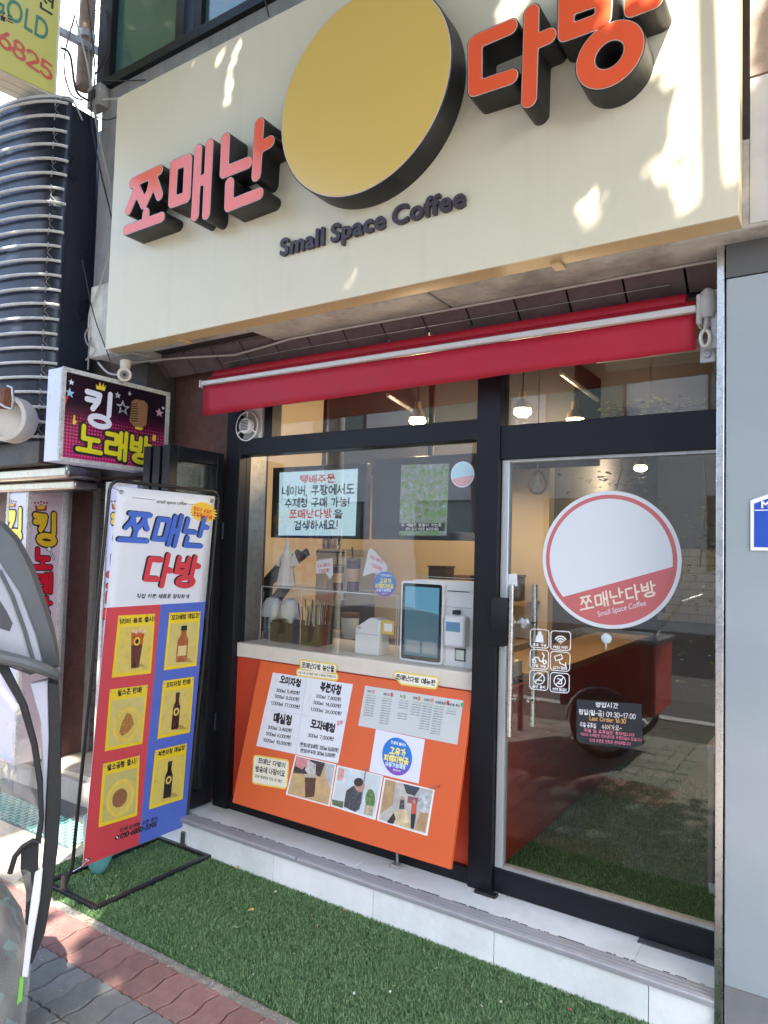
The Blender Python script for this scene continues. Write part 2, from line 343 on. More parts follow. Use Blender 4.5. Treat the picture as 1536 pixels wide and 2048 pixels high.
def glyph(ch, hw, latin=False):
    k = (ch, round(hw, 3), latin)
    if k in GLY: return GLY[k]
    if ch == ' ': g = ([], .30 if latin else .42)
    elif 0xAC00 <= ord(ch) <= 0xD7A3: g = (sdf_loops(hangul(ch), hw, .034), 1.04)
    elif ch in LAT and not latin: g = (sdf_loops(LAT[ch], hw, .03), ADV.get(ch, .6))
    else:
        c = bpy.data.curves.new('t', 'FONT'); c.body = ch+'I'; c.size = 1.27; c.resolution_u = 4
        me = bpy.data.meshes.new_from_object(bpy.data.objects.new('t', c)); xs = max(v.co.x for v in me.vertices)
        adv = xs-.221
        c.body = ch; me = bpy.data.meshes.new_from_object(bpy.data.objects.new('t', c))
        ed = {}
        for p in me.polygons:
            for a, b in p.edge_keys: ed[(a, b)] = ed.get((a, b), 0)+1
        segs = [(me.vertices[a].co, me.vertices[b].co) for (a, b), n in ed.items() if n == 1]
        thick = max(0., hw-.055)
        x0 = min(v.co.x for v in me.vertices); x1 = max(v.co.x for v in me.vertices); y0 = min(v.co.y for v in me.vertices); y1 = max(v.co.y for v in me.vertices)
        res = .022; gx = np.arange(x0-thick-.05, x1+thick+.07, res); gy = np.arange(y0-thick-.05, y1+thick+.07, res); XX, YY = np.meshgrid(gx, gy)
        D = np.full(XX.shape, 9.); ins = np.zeros(XX.shape, bool)
        for A, B in segs:
            ax, ay, bx, by = A.x, A.y, B.x, B.y; dx, dy = bx-ax, by-ay; t = np.clip(((XX-ax)*dx+(YY-ay)*dy)/(dx*dx+dy*dy+1e-12), 0, 1)
            D = np.minimum(D, np.hypot(XX-ax-t*dx, YY-ay-t*dy))
            cr = (ay > YY) != (by > YY)
            if abs(dy) > 1e-9: ins ^= cr & (XX < ax+(YY-ay)*dx/dy)
        g = (contour(np.where(ins, -D, D)-thick, gx, gy), adv+thick)
    GLY[k] = g; return g
def T(fr, s, bl, br, tl, mat, parent, hw=.055, c=.001, depth=0., name='lettering', px=True):
    """a line of writing laid on a plane; bl, br, tl are the ends of its baseline and the top of its first letter"""
    if px: bl, br, tl = fr.px(*bl), fr.px(*br), fr.px(*tl)
    lat = not any(ord(q) > 0x3000 or q.isdigit() for q in s)
    adv = sum(glyph(ch, hw, lat)[1] for ch in s); h = 1.0 if any(ord(q) > 0x3000 for q in s) else .88
    ex = ((br[0]-bl[0])/adv, (br[1]-bl[1])/adv); ey = ((tl[0]-bl[0])/h, (tl[1]-bl[1])/h)
    mb = MB(); x = 0.
    for ch in s:
        lp, a = glyph(ch, hw, lat)
        if lp:
            q = [[(bl[0]+ex[0]*(x+p)+ey[0]*r, bl[1]+ex[1]*(x+p)+ey[1]*r) for p, r in l] for l in lp]
            mb.loops(fr, q, c, c+depth)
        x += a
    return obj(name, mb, mat, parent, smooth=depth > 0)
def card(fr, q, mat, parent, c=.001, t=.0008, name='paper', px=True):
    return obj(name, MB().fprism(fr, fr.cell(q) if px else q, c-t, c), mat, parent, smooth=False)
def ell(fr, ce, right, top, n=32, px=True):
    if px: ce, right, top = fr.px(*ce), fr.px(*right), fr.px(*top)
    ux, uy = right[0]-ce[0], right[1]-ce[1]; vx, vy = top[0]-ce[0], top[1]-ce[1]
    return [(ce[0]+ux*math.cos(2*math.pi*i/n)+vx*math.sin(2*math.pi*i/n), ce[1]+uy*math.cos(2*math.pi*i/n)+vy*math.sin(2*math.pi*i/n)) for i in range(n)]
def rrect(a0, a1, b0, b1, r, n=5):
    p = []
    for cx, cy, s in ((a1-r, b1-r, 0), (a0+r, b1-r, 90), (a0+r, b0+r, 180), (a1-r, b0+r, 270)): p += arc(cx, cy, r, r, s, s+90, n)
    return p

# ================================================================== the setting
concrete = M('weathered_concrete', (.42, .40, .36), .85, var=.28, scale=5, bump=.5, bscale=40, dirt=.75, dirtcol=(.09, .08, .07))
frame_mat = M('black_aluminium', (.0065, .007, .010), .42, var=.12, scale=9, spec=.28)
steel = M('brushed_steel', (.55, .55, .54), .28, metal=1., var=.15, scale=20)
zinc = M('galvanised_grey', (.42, .42, .42), .45, metal=.6, var=.2, scale=30)
white_plastic = M('white_plastic', (.78, .78, .76), .4, var=.05, scale=8)
black_plastic = M('black_plastic', (.012, .012, .013), .35)
black = M('black_print', (.012, .012, .014), .6)
white = M('white_print', (.80, .80, .79), .6)
paper_white = M('white_paper', (.78, .79, .80), .45, var=.03, scale=10)
cream_wall = M('cream_paint', (.72, .60, .42), .7, var=.05, scale=4)
FAC = Fr((0, 0, 0), (1, 0, 0), (0, 0, 1))

struct('ground', MB().box(-120, 120, -120, 60, -.6, -.2), M('ground_earth', (.12, .11, .10), .95, var=.2, scale=2))
struct('road', MB().box(-60, 60, -14.2, -5.0, -.3, -.13), M('asphalt', (.055, .055, .058), .9, var=.25, scale=14, bump=.6, bscale=160))
for i in range(24):
    struct('kerb', MB().box(-12+i, -11.006+i, -5.0, -4.82, -.25, .0), M('kerb_granite', (.36, .35, .34), .8, var=.25, scale=60), bevel=.01)
struct('pavement_bed', MB().box(-24, 24, -4.82, 2.4, -.3, -.012), M('jointing_sand', (.055, .05, .042), .95, var=.3, scale=40, bump=.6, bscale=200))
sidewalk = thing('sidewalk', 'grey and brick red interlocking pavers in wavy rows along the pavement', 'pavement', (-2.4, -1.3, 0)); sidewalk['kind'] = 'structure'
paver_mats = [M('paver_red_%d' % i, c, .9, var=.22, scale=16, bump=.8, bscale=220, dirt=.35, dirtcol=(.17, .14, .12)) for i, c in enumerate([(.235, .115, .095), (.27, .135, .115), (.215, .12, .105)])] + \
             [M('paver_grey_%d' % i, c, .9, var=.22, scale=16, bump=.8, bscale=220, dirt=.35, dirtcol=(.10, .095, .085)) for i, c in enumerate([(.185, .18, .16), (.215, .205, .185), (.165, .165, .15)])]
PW, PL, GAP = .1145, .215, .0055
def paver_outline():
    zig = [(0, 0), (.10, .0), (.3, .011), (.55, .0), (.7, -.009), (.9, 0), (1, 0)]
    left = [(-PW/2+GAP/2+a, -PL/2+GAP/2+t*(PL-GAP)) for t, a in zig]; right = [(PW/2-GAP/2+a, -PL/2+GAP/2+t*(PL-GAP)) for t, a in zig]
    def end(y, s): return [(-PW/2+GAP/2+(PW-GAP)*t, y+a*s) for t, a in ((.3, .004), (.5, -.004), (.7, .004))]
    return left[::-1]+end(-PL/2+GAP/2, 1)+right+end(PL/2-GAP/2, 1)[::-1]
GRD = Fr((0, 0, 0), (1, 0, 0), (0, 1, 0))
def paver_mesh(k):
    mb = MB(); ol = paver_outline(); cx = 1-.006/PW*2
    ins = [(x*cx, y*(1-.004/PL*2)) for x, y in ol]; n = len(ol)
    mb.v = [(x, y, -.05) for x, y in ol]+[(x, y, -.004) for x, y in ol]+[(x, y, 0) for x, y in ins]
    mb.f = [(i, (i+1) % n, n+(i+1) % n, n+i) for i in range(n)]+[(n+i, n+(i+1) % n, 2*n+(i+1) % n, 2*n+i) for i in range(n)]
    mb.f += [tuple(2*n+i for i in t) for t in tessellate_polygon([[Vector((x, y, 0)) for x, y in ins]])]
    me = bpy.data.meshes.new('paver'); me.from_pydata(mb.v, [], mb.f); me.validate()
    bmn = me; bmn.materials.append(paver_mats[k])
    import bmesh
    b = bmesh.new(); b.from_mesh(me); bmesh.ops.recalc_face_normals(b, faces=b.faces); b.to_mesh(me); b.free()
    return me
pm = [paver_mesh(k) for k in range(6)]
for r in range(14):
    yc = -1.02-PL*(r+.5); red = r in (0, 5, 6)
    for c in range(26):
        xc = -3.985+.1145*c+(0 if r % 2 == 0 else 0)
        if not (-4.0 < xc < -1.0): continue
        if r > 5 and random.random() < .0: continue
        o = bpy.data.objects.new('paver', pm[(0 if red else 3)+random.choice((0, 1, 2))]); COL.objects.link(o); o.parent = sidewalk
        o.location = (xc+2.4, yc+1.3, random.uniform(-.002, .002)); o.rotation_euler = (random.uniform(-.008, .008), random.uniform(-.012, .012), random.uniform(-.006, .006))
mb = MB()
for x0, x1 in ((-12, -4.045), (-1.07, 10)): mb.box(x0, x1, -4.8, -1.02, -.06, -.002)
obj('paving_far', mb, M('paver_far', (.20, .17, .15), .9, var=.25, scale=9, bump=.6, bscale=120), sidewalk)
struct('mortar_strip', MB().box(-3.9, 3.5, -1.028, -.255, -.05, -.0015), M('mortar', (.24, .215, .17), .95, var=.35, scale=30, bump=1., bscale=120))
struct('stone_threshold_paving', MB().box(-8.5, -3.42, -1.016, .1, -.05, .003), M('beige_stone', (.50, .42, .31), .8, var=.2, scale=14, dirt=.3))

# ---- turf mat
turf = thing('turf_mat', 'green artificial turf mat laid along the foot of the step', 'turf mat', (-1.9, -.6, 0))
obj('backing', MB().box(-3.42, .3, -.985, -.262, 0, .006), M('turf_backing', (.028, .075, .022), .95, var=.4, scale=60), turf)
def blades(name, x0, x1, y0, y1, n, parent, z=.005, edge=.012):
    px = RNG.uniform(x0, x1, n); py = RNG.uniform(y0, y1, n)+np.where(RNG.random(n) < .1, RNG.normal(0, edge, n), 0); py = np.clip(py, y0-edge, y1)
    a = RNG.uniform(0, 2*np.pi, n); L = RNG.uniform(.009, .019, n); lean = RNG.uniform(.3, 1.25, n); wd = RNG.uniform(.0010, .0017, n)
    ca, sa = np.cos(a), np.sin(a); V = np.zeros((n, 4, 3))
    V[:, 0] = np.stack([px-sa*wd, py+ca*wd, np.full(n, z)], 1); V[:, 1] = np.stack([px+sa*wd, py-ca*wd, np.full(n, z)], 1)
    h = L*np.cos(lean); d = L*np.sin(lean); b2 = RNG.uniform(0, 2*np.pi, n)
    V[:, 2] = np.stack([px+ca*d+sa*wd*.8, py+sa*d-ca*wd*.8, z+h], 1); V[:, 3] = np.stack([px+ca*d-sa*wd*.8, py+sa*d+ca*wd*.8, z+h*.97], 1)
    o = base_of(parent); V = V.reshape(-1, 3)-np.array(o)
    me = bpy.data.meshes.new(name); me.vertices.add(4*n); me.vertices.foreach_set('co', V.ravel().astype(np.float32))
    me.loops.add(4*n); me.loops.foreach_set('vertex_index', np.arange(4*n, dtype=np.int32)); me.polygons.add(n); me.polygons.foreach_set('loop_start', np.arange(0, 4*n, 4, dtype=np.int32))
    for k in range(3): me.materials.append(M('turf_blade_%d' % k, [(.10, .195, .07), (.175, .275, .115), (.06, .13, .05)][k], .55, spec=.3))
    me.polygons.foreach_set('material_index', RNG.integers(0, 3, n).astype(np.int32)); me.update(); me.validate()
    ob = bpy.data.objects.new(name, me); COL.objects.link(ob); ob.parent = parent; ob['kind'] = 'stuff'; return ob
blades('grass', -3.41, -.35, -.985, -.268, 210000, turf)

# ---- step: riser tiles, tread tiles, nosing
tile_m = [M('white_tile_%d' % i, c, .32, var=.06, scale=5, dirt=.28, dirtcol=(.30, .28, .24)) for i, c in enumerate([(.74, .77, .77), (.71, .75, .74), (.77, .79, .79)])]
step = thing('entrance_step', 'white tiled entrance step with a ribbed grey nosing', 'step', (-1.8, -.15, 0))
obj('core', MB().box(-3.62, -.385, -.252, .3, -.02, .158), M('step_core', (.12, .12, .11), .95), step)
xs = [-3.6, -3.02, -2.41, -1.81, -1.22, -.62, -.388]
for i, (a, b) in enumerate(zip(xs[:-1], xs[1:])):
    obj('riser_tile', MB().box(a+.0015, b-.0015, -.268, -.252, .004, .148), tile_m[i % 3], step, bevel=.0012)
xs = [-3.6, -3.3, -2.62, -1.97, -1.33, -.69, -.388]
for i, (a, b) in enumerate(zip(xs[:-1], xs[1:])):
    obj('tread_tile', MB().box(a+.001, b-.001, -.205, .06, .16, .1725), tile_m[(i+1) % 3], step, bevel=.001)
nose_m = M('ribbed_nosing', (.33, .33, .34), .5, metal=.1, var=.1, scale=6, dirt=.35, dirtcol=(.10, .10, .10))
for a, b in ((-3.6, -2.255), (-2.247, -.39)):
    mb = MB(); prof = [(-.205, .172)]
    for k in range(3): y = -.211-.0225*k; prof += [(y, .1750), (y-.0165, .1750), (y-.0175, .1733), (y-.0215, .1733)]
    prof += [(-.283, .172), (-.286, .166), (-.285, .15), (-.27, .149), (-.252, .149), (-.252, .16)]
    n = len(prof); mb.v = [(x, y, z) for x in (a, b) for y, z in prof]; mb.f = [(i, (i+1) % n, n+(i+1) % n, n+i) for i in range(n)]+[tuple(range(n)), tuple(range(n, 2*n))[::-1]]
    obj('nosing', mb, nose_m, step, smooth=False)
mb = MB()
x = -3.45
while x < -.42:
    l = random.uniform(.004, .05)
    if random.random() < .6: mb.box(x, min(x+l, -.40), -.2052+random.uniform(-.001, .001), -.2022+random.uniform(0, .0025), .172, .1731)
    x += l*random.uniform(.8, 1.6)
o = obj('sealant_seam', mb, M('dirty_sealant', (.03, .03, .03), .9), step); o['kind'] = 'stuff'
obj('metal_patch', MB().box(-.71, -.392, -.065, .02, .17, .1765), M('worn_dark_metal', (.16, .16, .17), .4, metal=.5, var=.3, scale=20), step)

# ================================================================== the cafe building
bld = thing('cafe_building', 'weathered concrete building above and beside the red and cream coffee shop front', 'building', (-1.8, .3, 0))
stone_wall = M('brown_stone', (.115, .055, .050), .42, var=.3, scale=18, bump=.2, bscale=90)
panel_grey = M('grey_cladding', (.29, .325, .345), .14, var=.04, scale=3, streak=.08, dirtcol=(.3, .3, .3))
upper = M('upper_wall_grey', (.30, .30, .30), .8, var=.22, scale=5, streak=.5, dirtcol=(.12, .11, .10), bump=.3)
# canopy slab: two concrete lip lengths with a joint, recessed soffit boards behind
for a, b in ((-3.87, -3.55), (-2.62, -1.545), (-1.53, 3.0)):
    obj('canopy_lip', MB().box(a, b, -.382, -.165, 2.785, 3.1), concrete, bld, bevel=.006)
obj('canopy_lip', MB().box(-3.55, -2.62, -.382, -.30, 2.80, 3.1), concrete, bld, bevel=.006)
obj('canopy_end', MB().box(-3.885, -3.66, -.45, -.383, 2.78, 3.22), M('pale_concrete', (.55, .54, .49), .85, var=.2, scale=8, streak=.35, bump=.4), bld, bevel=.006)
obj('slab', MB().box(-3.87, 3, -.16, .3, 2.90, 3.12), concrete, bld)
sof = M('soffit_board', (.115, .082, .086), .6, var=.25, scale=12, dirt=.3, dirtcol=(.16, .14, .14))
for i in range(17):
    x = -3.83+i*.235
    sb_ = [(x+.005, x+.230)]; xa, xb = sb_[0]
    obj('soffit_board', MB().add([(xa, -.164, 2.812), (xb, -.164, 2.812), (xb, -.052, 2.714), (xa, -.052, 2.714), (xa, -.164, 2.826), (xb, -.164, 2.826), (xb, -.052, 2.728), (xa, -.052, 2.728)], [(0, 1, 2, 3), (7, 6, 5, 4), (0, 4, 5, 1), (1, 5, 6, 2), (2, 6, 7, 3), (3, 7, 4, 0)]), sof, bld)
obj('lip_gap_board', MB().box(-3.55, -2.62, -.299, -.165, 2.83, 2.845), M('recess_shade_board', (.03, .024, .024), .7, var=.4), bld)  # shade of the recess put into the near-black board colour
obj('trunking', MB().box(-3.87, 3, -.30, -.272, 2.756, 2.7845), M('cable_trunking', (.36, .34, .31), .7, var=.2, scale=20), bld) if False else None
obj('upper_wall', MB().box(-4.09, 3.0, -.30, -.1, 3.12, 4.60), upper, bld)
obj('upper_wall', MB().box(-2.2, 3.0, -.301, -.1, 4.60, 7.5), upper, bld)
obj('window_head', MB().box(-4.09, -2.2, -.30, -.1, 5.9, 7.5), upper, bld)
obj('corner_post', MB().box(-4.14, -4.05, -.32, -.12, 4.6, 5.9), frame_mat, bld)
win = obj('upper_window', MB().box(-4.05, -2.2, -.335, -.25, 4.60, 4.66).box(-3.36, -3.28, -.33, -.25, 4.66, 5.9).box(-3.22, -3.15, -.315, -.25, 4.66, 5.9).box(-2.26, -2.2, -.33, -.25, 4.66, 5.9).box(-4.05, -3.99, -.33, -.25, 4.66, 5.9), frame_mat, bld, bevel=.003)
teal = M('teal_glass', (.05, .13, .125), .06, var=.25, scale=1.3, spec=.8)
obj('pane', MB().box(-3.99, -3.36, -.285, -.275, 4.66, 5.9), teal, win); obj('pane', MB().box(-3.15, -2.26, -.285, -.275, 4.66, 5.9), teal, win)
obj('side_window', MB().box(-4.5, -4.15, .05, .06, 4.5, 6.0), M('pale_teal_glass', (.25, .45, .43), .08), bld)
obj('stone_upper', MB().box(-.285, 3, -.39, -.302, 3.31, 7.5), M('tan_stone', (.30, .235, .19), .8, var=.15, scale=20, bump=.4, bscale=120), bld)
obj('side_fascia', MB().box(-.285, 3, -.385, -.302, 2.80, 3.305), M('pale_fascia', (.52, .50, .47), .6, var=.1, scale=6, streak=.25), bld)
# right pillar with bright metal edge
obj('pillar_panel', MB().box(-.372, 1.6, -.283, -.02, .235, 2.66), panel_grey, bld, bevel=.003)
obj('pillar_panel', MB().box(-.372, 1.6, -.283, -.02, 2.664, 2.79), M('gap_shade_dark', (.10, .10, .10), .5), bld)  # dark strip stands in for the shaded gap above the pillar
obj('pillar_trim', MB().box(-.402, -.3765, -.288, -.02, .0, 2.80), steel, bld, bevel=.002)
obj('pillar_skirting', MB().box(-.372, 1.6, -.276, -.02, .10, .233), M('grey_skirting', (.20, .20, .21), .45, var=.15), bld)
obj('pillar_base', MB().box(-.372, 1.6, -.305, -.02, -.02, .098), M('granite', (.40, .40, .39), .7, var=.45, scale=150), bld, bevel=.004)
# left stone pier of the shop
obj('stone_pier', MB().box(-3.63, -3.115, .02, .35, -.02, 2.9), stone_wall, bld)
obj('pier_edge', MB().box(-3.115, -3.085, -.01, .3, .15, 2.82), zinc, bld)
obj('shop_wall', MB().box(-3.63, -3.33, .36, 1.7, 0, 2.9), stone_wall, bld)

# ================================================================== shop front frame and glazing
sf = thing('shopfront_frame', 'black metal window frame around the takeout counter with glass above', 'window frame', (-2.2, 0, .173))
Z0 = .173
for nm, a, b, y0, y1, z0, z1 in (('jamb', -3.085, -2.972, -.045, .05, Z0, 2.812), ('mullion', -1.452, -1.336, -.05, .05, Z0, 2.812),
    ('sill', -2.972, -1.452, -.03, .06, Z0, .243), ('transom', -2.972, -1.452, -.042, .05, 2.19, 2.285), ('transom', -1.336, -.36, -.04, .05, 2.092, 2.245), ('head_rail', -2.972, -1.452, -.035, .05, 2.735, 2.812), ('head_rail', -1.336, -.36, -.035, .05, 2.70, 2.812)):
    obj(nm, MB().box(a, b, y0, y1, z0, z1), frame_mat, sf, bevel=.0025)
obj('sub_mullion', MB().box(-2.80, -2.745, -.03, .05, 2.285, 2.735), frame_mat, sf, bevel=.002)
obj('fan_panel', MB().box(-2.972, -2.80, .0, .02, 2.285, 2.735), M('dark_panel', (.02, .02, .024), .5), sf)
shop_glass = glass('window_glass', (.95, .96, .96), .065, grime_sheen=.012, gain=1.6)
obj('pane', MB().box(-2.745, -1.452, .008, .014, 2.285, 2.735), shop_glass, sf)
obj('pane', MB().box(-1.336, -.36, .008, .014, 2.245, 2.70), shop_glass, sf)
obj('pane', MB().box(-2.972, -1.452, .008, .014, 1.112, 2.19), shop_glass, sf)
orange = M('orange_panel', (.62, .105, .025), .42, var=.04, scale=5)
obj('apron_panel', MB().box(-2.972, -1.452, .0, .03, .243, 1.028), M('orange_apron', (.52, .055, .022), .42, var=.05, scale=4), sf)
obj('mullion_foot', MB().box(-1.40, -1.30, -.085, -.05, Z0, Z0+.012), black_plastic, sf)

# counter slab behind the glass
ctr = thing('takeout_counter', 'cream stone takeout counter running along the shop window', 'counter', (-2.2, .3, 0))
obj('counter_top', MB().box(-2.97, -1.455, -.012, .55, 1.03, 1.11), M('cream_stone', (.62, .57, .49), .35, var=.06, scale=10), ctr, bevel=.004)
obj('counter_body', MB().box(-2.97, -1.9, .1, .5, .0, 1.028), M('counter_wood', (.30, .19, .10), .5, var=.15), ctr)

# ---- glass entrance door
door = thing('entrance_door', 'glass entrance door with black rails and long steel pull handles', 'door', (-.85, 0, Z0))
obj('bottom_rail', MB().box(-1.334, -.37, -.03, .025, Z0+.004, .279), frame_mat, door, bevel=.003)
obj('rail_edge', MB().box(-1.30, -.37, -.02, .02, .2795, .292), zinc, door)
obj('top_edge', MB().box(-1.30, -.37, -.02, .02, 2.078, 2.0905), zinc, door)
obj('stile', MB().box(-1.334, -1.298, -.022, .02, .2795, 2.0905), M('silver_stile', (.50, .52, .53), .35, metal=.5), door, bevel=.003)
dpane = obj('pane', MB().box(-1.298, -.37, -.006, .002, .292, 2.078), glass('door_glass', (.90, .92, .91), .05, grime_sheen=.008, gain=1.2), door)
for dx, yy, z0, z1 in ((-1.257, -.065, .87, 1.53), (-1.20, .06, .90, 1.53)):
    obj('pull_handle', MB().tube([(dx, yy, z0), (dx, yy, z1)], .0125, 14), steel, door)
for zz in (1.02, 1.36):
    obj('handle_mount', MB().cyl((-1.257, -.06, zz), (-1.257, .0, zz), .008).cyl((-1.20, .0, zz), (-1.20, .06, zz), .008), steel, door)
obj('cup_plate', MB().lathe((-1.225, -.008, 1.36), [(.03, -.004), (.03, .002), (.022, .012), (.0, .014)], 20, (0, -1, 0)), steel, door)
lk = thing('door_lock', 'black digital lock box on the stile of the glass door', 'door lock', (-1.315, -.03, 1.3))
obj('lock_body', MB().fprism(Fr((0, -.032, 0), (1, 0, 0), (0, 0, 1)), rrect(-1.352, -1.272, 1.255, 1.47, .018), .0, .042), M('gloss_black', (.008, .008, .009), .12), lk, bevel=.008)
obj('lock_tab', MB().box(-1.272, -1.262, -.045, -.032, 1.33, 1.41), zinc, lk)

# ================================================================== big fascia sign
sign = thing('shop_sign', 'wide cream fascia sign with raised orange Korean letters and a round yellow medallion', 'sign', (-1.97, -.44, 2.79))
cream = M('cream_sheet', (.64, .585, .425), .38, var=.03, scale=2, streak=.10, dirtcol=(.40, .34, .22))
tan = M('tan_sheet', (.55, .42, .22), .5, var=.05, scale=6, dirt=.1)
SY = -.5; SG = Fr((0, SY, 0), (1, 0, 0), (0, 0, 1))
obj('face_panel', MB().box(-3.641, -.305, SY, SY+.012, 2.787, 4.306), cream, sign, bevel=.002)
obj('return_box', MB().box(-3.637, -.309, SY+.0125, -.387, 2.789, 4.303), tan, sign)
for x in (-3.08, -.95): obj('bracket_tab', MB().box(x-.02, x+.02, -.425, -.36, 2.779, 2.788), tan, sign)
for x in (-3.3, -2.2): obj('bracket_tab', MB().box(x-.012, x+.012, -.42, -.30, 4.30, 4.325), zinc, sign)
c2, c3 = crop(200, 0, 2.021), crop(900, 0, 2.415)
LF = Fr((0, SY-.12, 0), (1, 0, 0), (0, 0, 1))
face_m = M('orange_acrylic', (.80, .115, .045), .16, spec=.6, var=.02, scale=3); side_m = M('black_return', (.012, .011, .012), .45, dirt=.10, dirtcol=(.35, .33, .3)); trim_m = M('letter_trim', (.62, .52, .46), .4)
def big_letter(name, c, strokes, hw):
    st = [[LF.px(*c(*p)) for p in s] for s in strokes]
    b = obj('letter', MB().loops(LF, sdf_loops(st, hw+.007, .008, .02), -.12, 0), side_m, sign, angle=.9)
    obj('letter_trim', MB().loops(LF, sdf_loops(st, hw+.0035, .008, .02), 0, .0012), trim_m, b, angle=.9)
    obj('letter_face', MB().loops(LF, sdf_loops(st, hw+.001, .008, .02), .0012, .0024), face_m, b, angle=.9)
HW = .0265
big_letter('a', c2, [[(132, 740), (240, 688)], [(152, 738), (140, 790), (116, 848)], [(150, 765), (178, 826)], [(216, 706), (203, 770), (178, 826)], [(222, 735), (240, 790)], [(186, 862), (184, 890)], [(107, 930), (248, 878)]], HW*.92)
big_letter('b', c2, [[(300, 668), (357, 646), (350, 797), (292, 818), (300, 668)]], HW)
big_letter('b', c2, [[(398, 606), (384, 872)], [(443, 584), (429, 866)], [(392, 735), (434, 722)]], HW*.92)
big_letter('c', c2, [[(508, 562), (502, 697), (598, 658)]], HW)
big_letter('c', c2, [[(645, 502), (632, 708)], [(640, 600), (686, 574)]], HW)
big_letter('c', c2, [[(524, 742), (521, 832), (642, 784)]], HW)
big_letter('d', c3, [[(290, 132), (122, 205), (122, 430), (293, 372)]], HW*1.02)
big_letter('d', c3, [[(395, 62), (382, 482)], [(392, 212), (476, 176)]], HW*1.02)
big_letter('e', c3, [[(564, -120), (560, 162), (738, 96), (755, -190)], [(563, 45), (745, -18)]], HW*1.02)
big_letter('e', c3, [[(886, -190), (884, 42), (985, 4)]], HW*1.02)
big_letter('e', c3, [[c3i for c3i in [(772+118*math.cos(t)*1.0, 265+110*math.sin(t)-48*math.cos(t)) for t in [2*math.pi*i/28 for i in range(29)]]]], HW*1.15)
dk = obj('medallion', MB().lathe((-1.762, SY, 3.625), [(.449, 0), (.449, .118), (.447, .12), (0, .12)], 72, (0, -1, 0)), side_m, sign)
obj('medallion_trim', MB().lathe((-1.762, SY-.12, 3.625), [(.444, 0), (.444, .002), (0, .002)], 72, (0, -1, 0)), trim_m, dk)
obj('medallion_face', MB().lathe((-1.762, SY-.122, 3.625), [(.440, 0), (.440, .0015), (0, .0015)], 72, (0, -1, 0)), M('yellow_acrylic', (.66, .46, .12), .22, spec=.6), dk)
T(SG, 'Small Space Coffee', (-2.288, 3.06), (-1.292, 3.06), (-2.288, 3.138), M('dark_plum', (.045, .033, .04), .5), sign, hw=.10, c=.0, depth=.016, px=False)

# ================================================================== red roll awning
aw = thing('roll_awning', 'red fabric roll awning with a pale front bar above the window', 'awning', (-1.8, -.18, 2.5))
red = M('awning_red', (.36, .002, .020), .6, var=.06, scale=4)
VF = Fr((0, -.205, 0), (1, 0, 0), (0, 0, 1))
mb = MB(); NX = 40
for i in range(NX+1):
    x = -3.126+(3.126-.487)*i/NX; zb = 2.406+.038*i/NX
    for j in range(5):
        t = j/4; yw = -.205+.006*math.sin(i*.55)*t+.004*math.sin(i*1.9+1)*t*t+(.012*t*max(0, (i-32)/8) if i > 32 else 0)
        mb.v.append((x, yw, 2.578*(1-t)+zb*t))
mb.f = [(i*5+j, i*5+j+1, (i+1)*5+j+1, (i+1)*5+j) for i in range(NX) for j in range(4)]
v = obj('valance', mb, red, aw); sol = v.modifiers.new('thick', 'SOLIDIFY'); sol.thickness = .0016
obj('front_bar', MB().box(-3.132, -.482, -.222, -.19, 2.579, 2.607), M('pale_bar', (.50, .47, .46), .4, metal=.2), aw, bevel=.006)
obj('fabric_roll', MB().cyl((-3.1, -.125, 2.65), (-.53, -.125, 2.65), .036, n=20), red, aw)
obj('roll_fabric_flap', MB().add([(-3.12, -.2, 2.608), (-.49, -.2, 2.608), (-.49, -.165, 2.64), (-3.12, -.165, 2.64)], [(0, 1, 2, 3)]).add([(-3.12, -.198, 2.607), (-.49, -.198, 2.607), (-.49, -.163, 2.639), (-3.12, -.163, 2.639)], [(3, 2, 1, 0)]), red, aw)
obj('end_cap', MB().box(-.482, -.462, -.225, -.15, 2.53, 2.645), M('cap_grey', (.42, .41, .39), .5), aw, bevel=.008)
obj('end_cap', MB().box(-3.145, -3.133, -.224, -.19, 2.57, 2.615), MATS['cap_grey'], aw, bevel=.004)
obj('arm_rail', MB().box(-.9, -.42, -.09, -.05, 2.475, 2.515), zinc, aw, bevel=.004)
obj('wall_bracket', MB().box(-.435, -.412, -.20, -.03, 2.44, 2.66), zinc, aw, bevel=.003)
obj('foot_bracket', MB().box(-.478, -.425, -.16, -.15, 2.40, 2.475).cyl((-.452, -.172, 2.43), (-.452, -.148, 2.43), .014), zinc, aw, bevel=.003)
gb = obj('gear_box', MB().lathe((-.445, -.2, 2.555), [(.0, 0), (.022, .0), (.03, .02), (.03, .07), (.026, .095), (.012, .11), (.0, .11)], 18), MATS['cap_grey'], aw)
obj('gear_rod', MB().cyl((-.447, -.205, 2.565), (-.45, -.212, 2.505), .009), MATS['cap_grey'], gb)
ringp = [(-.451+.016*math.cos(t), -.213, 2.478+.030*math.sin(t)) for t in [2*math.pi*i/20 for i in range(20)]]
obj('crank_eye', MB().tube(ringp, .0068, 8, True), M('eye_white', (.62, .60, .57), .5), gb)
tag(obj('hanging_cable', MB().tube([(-3.1, -.08, 2.74), (-2.6, -.10, 2.742), (-1.8, -.11, 2.738), (-.6, -.10, 2.742)], .0014, 6), zinc), 'thin pale wire stretched above the red awning', 'wire')

